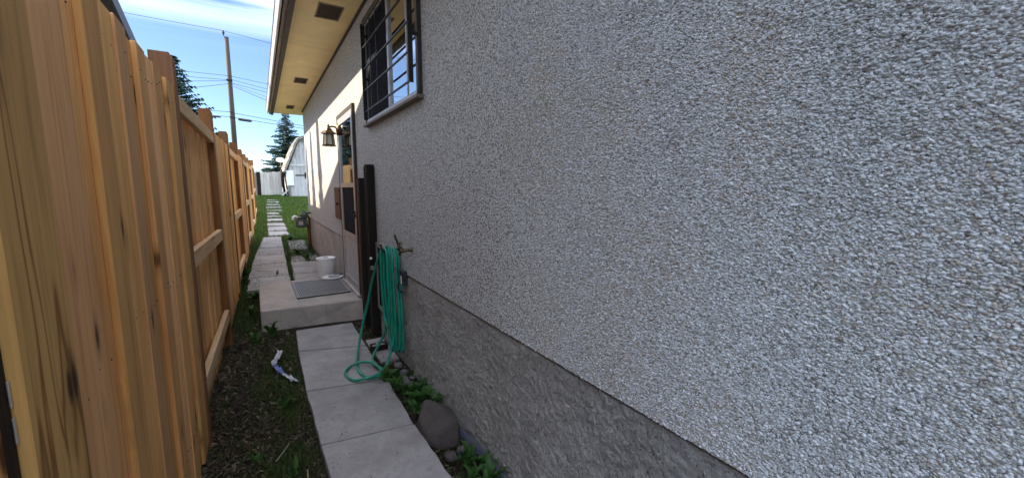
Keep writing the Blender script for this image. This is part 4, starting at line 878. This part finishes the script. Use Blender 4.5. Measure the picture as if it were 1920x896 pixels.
tube('vent_cap', catmull([(0.70, 10.34, 0.83), (0.64, 10.33, 0.86), (0.605, 10.32, 0.83), (0.600, 10.32, 0.78)], 5), 0.026, M['white'], gm, 10)

# membrane strip along the foundation foot
yv = np.linspace(0.3, 2.36, 42); V = []
for i, y in enumerate(yv):
    x = WX - 0.028 - 0.012 * math.sin(3.1 * y) - 0.010 * math.sin(9 * y); top = 0.062 + 0.012 * math.sin(5 * y + 1) - (0.05 * max(0, (y - 2.28) / 0.08)); 
    V += [(x - 0.02, y, -0.05), (x, y, top), (x + 0.006, y, top), (x - 0.012, y, -0.05)]
F = [(4 * i + a, 4 * i + (a + 1) % 4, 4 * i + 4 + (a + 1) % 4, 4 * i + 4 + a) for i in range(41) for a in range(4)]
tag(mesh('membrane', V, F, M['membrane'], None, True), 'blue grey plastic membrane edge curling from the foundation foot', 'membrane')

# rocks
def rock(name, pts, label, mat, sub=2, amp=0.006, seed=1, group=None, cat='rock'):
    r = np.random.default_rng(seed); bm = bmesh.new()
    for p_ in pts: bm.verts.new(p_)
    h_ = bmesh.ops.convex_hull(bm, input=bm.verts); bmesh.ops.delete(bm, geom=[e for e in h_['geom_interior'] if isinstance(e, bmesh.types.BMVert)], context='VERTS') if h_['geom_interior'] else None
    bmesh.ops.triangulate(bm, faces=bm.faces); bmesh.ops.bevel(bm, geom=list(bm.edges), offset=amp * 3.0, segments=2, affect='EDGES', clamp_overlap=True)
    bmesh.ops.triangulate(bm, faces=bm.faces); bmesh.ops.subdivide_edges(bm, edges=bm.edges, cuts=sub, use_grid_fill=True, smooth=0.0 if name == 'rock' else 0.3)
    bm.normal_update()
    for v in bm.verts:
        c0 = v.co; v.co = c0 + v.normal * amp * 0.35 * float(smooth_noise(c0.x * 4 + c0.z * 3, c0.y * 4 - c0.z * 2, seed))
    co = np.array([v.co[:] for v in bm.verts]); wl = np.array([co[:, 0].mean(), co[:, 1].mean(), co[:, 2].min()])
    for v in bm.verts: v.co -= Vector(wl)
    me = bpy.data.meshes.new(name); bm.to_mesh(me); bm.free(); me.polygons.foreach_set('use_smooth', [name != 'rock'] * len(me.polygons))
    return tag(place(me, name, None, wl, mat), label, cat, group)
rock('rock', [(0.752, 2.38, -0.02), (0.742, 2.17, -0.02), (0.80, 2.075, -0.02), (0.90, 2.06, -0.02), (0.958, 2.13, -0.02), (0.962, 2.36, -0.02), (0.88, 2.52, -0.02), (0.745, 2.30, 0.09), (0.752, 2.16, 0.05), (0.808, 2.37, 0.160), (0.842, 2.36, 0.155), (0.955, 2.20, 0.095), (0.925, 2.11, 0.085), (0.815, 2.10, 0.085), (0.885, 2.26, 0.128), (0.955, 2.30, 0.10)], 'large dark brown angular boulder beside the path against the foundation', M['rock'], 2, 0.0022, 3)
for i, (x, y, s_, lb_) in enumerate(((0.815, 1.955, 0.042, 'small pointed brown stone at the near foot of the boulder'), (0.893, 1.965, 0.040, 'small pale grey stone beside the weed near the boulder'), (0.845, 2.93, 0.060, 'pale flat stone lying among the weeds under the hose'), (0.90, 3.10, 0.05, 'rounded grey stone at the wall foot behind the weeds'), (0.93, 2.98, 0.035, 'little grey stone tucked against the wall'), (0.90, 3.27, 0.045, 'dark stone under the hanging hose coil'))):
    r = np.random.default_rng(40 + i); d_ = r.normal(0, 1, (14, 3)); d_ /= np.linalg.norm(d_, axis=1)[:, None]; d_ *= np.array([1, 1.2, .75]) * s_ * r.uniform(.8, 1.1, (14, 1))
    rock('stone', d_ + np.array([x, y, s_ * .45]), lb_, M['stone'] if i else M['rock'], 1, 0.004, 50 + i, 'small stones', 'stone')

# ------------------------------------------------------------------ plants
def leaf_mesh(L, wd_, lobes, seed, curl):
    r = np.random.default_rng(seed); n_ = 7; V, F, T = [], [], []
    for i in range(n_ + 1):
        u = i / n_; w_ = wd_ * math.sin(math.pi * min(1, 0.10 + 0.9 * u) ** 0.8) * (1 + lobes * (0.35 if i % 2 else -0.35)); w_ = max(w_, 0.001)
        z = curl * (math.sin(u * 2.4) * 0.45) * L; V += [(L * u, -w_, z + w_ * 0.35), (L * u, 0, z), (L * u, w_, z + w_ * 0.35)]; T += [0.55 + r.uniform(-.1, .1), 0.25, 0.55]
    for i in range(n_):
        a = 3 * i; F += [(a, a + 1, a + 4, a + 3), (a + 1, a + 2, a + 5, a + 4)]
    me = bpy.data.meshes.new('leaf'); me.from_pydata(V, [], F); me.update(); me.polygons.foreach_set('use_smooth', [True] * len(F))
    a = me.attributes.new('tone', 'FLOAT', 'POINT'); a.data.foreach_set('value', np.array(T, np.float32)); me.materials.append(M['weed']); return me
leaves = [leaf_mesh(1.0, 0.13, 0.5, 1, 0.9), leaf_mesh(1.0, 0.17, 0.15, 2, 0.7), leaf_mesh(1.0, 0.10, 0.3, 3, 1.2), leaf_mesh(1.0, 0.22, 0.05, 4, 0.6)]
def weed(loc, size, nleaf, seed, label, kinds=(0, 1, 2, 3)):
    r = np.random.default_rng(seed); t = thing('weed_plant', loc, label, 'weed', 'weeds'); a0 = r.uniform(0, 6)
    for i in range(nleaf):
        o = bpy.data.objects.new('leaf', leaves[int(r.choice(kinds))]); col.objects.link(o); o.parent = t
        s_ = size * r.uniform(.55, 1.15); o.scale = (s_, s_, s_ * r.uniform(.7, 1.3)); o.rotation_euler = (r.normal(0, .25), -r.uniform(0.1, 1.0), a0 + i * 2.4 + r.normal(0, .3)); o.location = (r.normal(0, .008), r.normal(0, .008), 0.0)
    return t
wl = [((0.735, 3.05, .012), .13, 11, 'leafy dandelion weed growing through the ground loop of the hose', (0, 1)), ((0.775, 2.88, .005), .12, 10, 'broad leaved weed at the path edge just before the hose', (1, 3)), ((0.83, 2.78, .0), .11, 10, 'weed sprouting beside the pale flat stone', (0, 1)), ((0.87, 2.60, .0), .14, 16, 'bushy dark green weed behind the boulder', (1, 3)), ((0.93, 2.52, .0), .12, 12, 'weed pressed against the foundation behind the boulder', (1, 3)), ((0.80, 2.62, .0), .09, 8, 'low weed at the slab corner behind the boulder', (0, 2)),
      ((0.875, 1.86, .0), .13, 14, 'bright green dandelion in front of the boulder', (0, 1)), ((0.93, 1.80, .0), .12, 12, 'green weed by the blue membrane near the frame bottom', (0, 3)), ((0.83, 1.72, .0), .10, 10, 'weed at the slab edge at the very bottom of the picture', (0, 2)), ((0.92, 3.0, .0), .09, 8, 'small weed between stones under the outlet box', (0, 2)),
      ((0.02, 4.62, .0), .17, 12, 'tall dandelion leaves by the fence before the landing', (0, 2)), ((-0.12, 4.55, .0), .12, 9, 'small weed at the foot of the dark fence post', (0, 2)), ((0.05, 3.05, .0), .09, 7, 'pale green weed in the middle of the bare soil strip', (0, 1)), ((-0.10, 2.5, .0), .07, 6, 'tiny weed sprout close to the fence boards', (1, 3)), ((0.06, 2.28, .0), .09, 6, 'yellowish weed sprout in the soil near the frame bottom', (0, 1)),
      ((-0.14, 6.1, .06), .14, 16, 'leafy weeds beside the left edge of the landing', (1, 3)), ((-0.17, 5.5, .02), .12, 14, 'green weeds in the gap between fence and landing', (1, 3)), ((-0.25, 7.0, .08), .15, 14, 'weed clump by the fence past the landing', (1, 3)), ((-0.28, 7.8, .08), .16, 14, 'weed clump under the far fence panel', (1, 3)),
      ((0.40, 9.0, .1), .17, 14, 'bright green tuft between the two paving rows', (0, 2)), ((0.74, 9.0, .1), .13, 12, 'low weeds behind the white pail', (1, 3)), ((0.60, 9.5, .1), .16, 14, 'pale weeds spreading over the broken paving', (1, 3)), ((0.62, 11.9, .13), .2, 14, 'tall weeds beside the gas meter', (1, 2)), ((0.90, 2.72, .0), .13, 15, 'dark leafy weed hugging the wall below the outlet box', (1, 3)), ((0.82, 3.02, .0), .10, 9, 'weed beside the rounded stones near the hose loop', (0, 1)), ((0.80, 2.50, .0), .10, 10, 'weed at the far top corner of the boulder', (0, 3)), ((0.90, 1.68, .0), .13, 14, 'leafy weed cut by the lower picture edge near the membrane', (0, 1)), ((0.95, 2.80, .0), .10, 10, 'weed in the angle of wall and soil past the boulder', (1, 2)), ((0.16, 7.4, .12), .08, 9, 'grassy sprout in the cross joint behind the landing', (0, 2))]
for i, (loc, s_, n_, lb_, kd) in enumerate(wl): weed(loc, s_, n_, 100 + i, lb_, kd)

def blades(n, xf, yf, hmin, hmax, wd_, mat, name, seed, label, zf=None, lean=0.5, two=True, cond=None):
    r = np.random.default_rng(seed); x = xf(r, n); y = yf(r, n)
    if cond is not None: m = cond(x, y, r); x, y = x[m], y[m]
    n = len(x); z = g(y) - 0.025 if zf is None else zf(x, y); h_ = r.uniform(hmin, hmax, n); a = r.uniform(0, 6.283, n); la = r.uniform(0, 6.283, n); l_ = r.uniform(0, lean, n) * h_
    dx_, dy_ = np.cos(a) * wd_, np.sin(a) * wd_; lx_, ly_ = np.cos(la) * l_, np.sin(la) * l_
    b0 = np.stack([x - dx_, y - dy_, z], -1); b1 = np.stack([x + dx_, y + dy_, z], -1)
    m0 = np.stack([x - dx_ * .8 + lx_ * .35, y - dy_ * .8 + ly_ * .35, z + h_ * .6], -1); m1 = np.stack([x + dx_ * .8 + lx_ * .35, y + dy_ * .8 + ly_ * .35, z + h_ * .6], -1)
    tp = np.stack([x + lx_, y + ly_, z + h_ * r.uniform(.8, 1, n)], -1)
    V = np.stack([b0, b1, m1, m0, tp], 1).reshape(-1, 3); i5 = (np.arange(n) * 5)[:, None, None]; f = np.array([(0, 1, 2), (0, 2, 3), (3, 2, 4)])[None]
    tn = np.repeat(np.clip(r.beta(2, 2.5, n), 0, 1), 5)
    return tag(bulk(name, V, (f + i5).reshape(-1, 3), mat, None, False, {'tone': tn}, wl=np.zeros(3)), label, name.replace('_', ' '), kind='stuff')
def off_slab(x, y, r): return ~((x > 0.20) & (x < 0.77) & (y < 4.7)) & ~((x > -0.1) & (y > 4.85) & (y < 6.45))
blades(30000, lambda r, n: np.clip(r.normal(0.06, 0.22, n), -0.40, 0.24), lambda r, n: r.uniform(1.2, 5.0, n), 0.015, 0.055, 0.0016, M['grass'], 'grass', 61, 'thin dark grass on the soil strip beside the slabs', lean=1.2, cond=lambda x, y, r: off_slab(x, y, r) & (r.uniform(0, 1, len(x)) < 0.25 + 0.75 * (smooth_noise(x * 1.2, y * 1.2, 9) > 0.2)))
blades(3500, lambda r, n: r.uniform(0.76, 0.96, n), lambda r, n: r.uniform(1.5, 4.5, n), 0.015, 0.05, 0.0016, M['grass'], 'grass', 62, 'sparse grass between the slabs and the foundation', lean=1.2, cond=lambda x, y, r: r.uniform(0, 1, len(x)) < 0.6)
blades(16000, lambda r, n: r.uniform(-0.45, -0.05, n), lambda r, n: r.uniform(4.8, 13.0, n), 0.03, 0.12, 0.0025, M['grass'], 'grass', 63, 'green grass along the foot of the far fence', lean=0.8, cond=lambda x, y, r: r.uniform(0, 1, len(x)) < np.interp(y, [4.8, 7, 13], [.35, .75, 1]))
def joints(x, y, r):
    j = np.min(np.abs(y[:, None] - np.array(pl)[None, :]), 1) < 0.03; k_ = np.abs(x - np.interp(y, [6.4, 9.4, 12.9], [.333, .40, .47])) < 0.035; q = (x > 0.45) & (y > 8.4); return (k_ | (j & (r.uniform(0, 1, len(x)) < .35)) | (q & (r.uniform(0, 1, len(x)) < .35))) & (y < 12.6) & (y > 6.5)
blades(34000, lambda r, n: r.uniform(-0.2, 0.97, n), lambda r, n: r.uniform(6.5, 12.6, n), 0.02, 0.085, 0.0022, M['grass'], 'grass', 64, 'grass growing in the joints of the far paving', zf=lambda x, y: np.interp(y, [6.4, 13], [0.085, 0.13]), lean=0.9, cond=joints)
def lawncond(x, y, r):
    on = np.zeros(len(x), bool)
    for y0, y1, x0, x1 in lawn_slabs: on |= (x > x0) & (x < x1) & (y > y0) & (y < y1)
    fringe = (y < 13) & (x > -0.02) & (x < 0.46)
    return ~on & ~fringe & ~((y > 24.9) & (x > 1.2))
blades(95000, lambda r, n: r.uniform(-0.9, 4.0, n), lambda r, n: 12.0 + 14.2 * r.uniform(0, 1, n) ** 1.15, 0.04, 0.13, 0.006, M['lawn'], 'lawn_grass', 65, 'green lawn grass rising behind the house', lean=0.8, cond=lawncond)

# dry leaves, chips and twigs on the soil
def litter(n, x0, x1, y0, y1, seed, label, dens=None, zadd=None):
    r = np.random.default_rng(seed); x = r.uniform(x0, x1, n); y = r.uniform(y0, y1, n); m = off_slab(x, y, r) if zadd is None else (smooth_noise(x * 2, y * 2, seed) > 0.5)
    x, y = x[m], y[m]; n = len(x); z = (g(y) - 0.028 + 0.008 * smooth_noise(x, y, 3) if zadd is None else zadd(y)) + r.uniform(0.002, 0.010, n); a = r.uniform(0, 6.283, n); L = (r.gamma(2.2, 0.0036, n) + 0.003) * (1.0 if zadd is None else 0.42); W_ = L * r.uniform(.2, .8, n)
    ca, sa = np.cos(a), np.sin(a); tl1 = r.normal(0, .35, n); tl2 = r.normal(0, .35, n)
    def pt(u, v_, dz): return np.stack([x + u * L * ca - v_ * W_ * sa, y + u * L * sa + v_ * W_ * ca, z + u * L * tl1 + v_ * W_ * tl2 + dz * L], -1)
    V = np.stack([pt(-1, 0, .1), pt(-.2, -.8, 0), pt(1, 0, .25), pt(.1, .8, .15), pt(0, 0, -.15)], 1).reshape(-1, 3); f = np.array([(0, 1, 4), (1, 2, 4), (2, 3, 4), (3, 0, 4)])[None]
    tn = np.repeat(np.clip(r.beta(0.8, 3.6, n), 0, 1), 5)
    return tag(bulk('leaf_litter', V, (f + (np.arange(n) * 5)[:, None, None]).reshape(-1, 3), M['litter'], None, False, {'tone': tn}, wl=np.zeros(3)), label, 'leaf litter', kind='stuff')
litter(15000, -0.40, 0.23, 1.2, 5.2, 71, 'dry leaf bits and chips scattered on the dark soil strip')
litter(3000, 0.75, 0.97, 1.4, 4.7, 72, 'dry bits between slabs and foundation')
litter(2600, -0.26, 0.9, 6.5, 11.5, 74, 'brown bits and crumbs lying on the far paving', zadd=lambda y: np.interp(y, [6.4, 13], [0.118, 0.158]))
litter(700, 0.2, 0.77, 1.5, 4.6, 75, 'crumbs of soil and leaf on the near slabs', zadd=lambda y: 0.013 + 0 * y)
litter(3000, -0.40, -0.02, 5.0, 9.0, 73, 'dry bits along the fence beside the landing')
for i, (P_, lb_) in enumerate((([(-0.02, 2.42, .015), (0.02, 2.47, .03), (0.05, 2.55, .02)], 'pale forked twig on the soil near the fence'), ([(0.09, 2.12, .012), (0.115, 2.18, .022), (0.12, 2.25, .02)], 'pale twig lying on the soil at the frame bottom'), ([(0.80, 2.93, .05), (0.86, 2.80, .03), (0.91, 2.66, .02)], 'dry stalk crossing the weeds under the hose'), ([(-0.12, 7.8, .14), (0.02, 7.6, .15), (0.14, 7.66, .14)], 'thin reddish twig lying on the far paving'))):
    tag(tube('twig', catmull(P_, 4), 0.004, M['grey_wood'], None, 5), lb_, 'twig', 'twigs')

# plastic wrapper
wr = thing('plastic_wrapper', (0.05, 3.8, 0), 'crumpled blue and white plastic wrapper lying on the soil', 'wrapper')
def strip(P_, w_, mat, name):
    P_ = catmull(P_, 5); r = np.random.default_rng(3); V = []
    for i, p_ in enumerate(P_):
        d_ = P_[min(i + 1, len(P_) - 1)] - P_[max(i - 1, 0)]; s_ = np.array([-d_[1], d_[0], 0]); s_ /= np.linalg.norm(s_) + 1e-9
        for v_ in (-1, -.3, .4, 1): V.append(p_ + s_ * v_ * w_ * r.uniform(.7, 1.1) + np.array([0, 0, r.normal(0, .007)]))
    F = [(4 * i + a, 4 * i + a + 1, 4 * i + 5 + a, 4 * i + 4 + a) for i in range(len(P_) - 1) for a in range(3)]
    o = mesh(name, V, F, mat, wr, False); return o
strip([(0.065, 4.08, .045), (0.045, 3.97, .035), (0.012, 3.88, .025), (0.012, 3.82, .02)], 0.021, M['wrap_white'], 'label_end')
strip([(0.012, 3.815, .02), (0.035, 3.72, .025), (0.06, 3.60, .022)], 0.02, M['wrap_blue'], 'sleeve')
strip([(0.06, 3.60, .022), (0.10, 3.52, .02), (0.15, 3.40, .015)], 0.018, M['wrap_white'], 'torn_end')
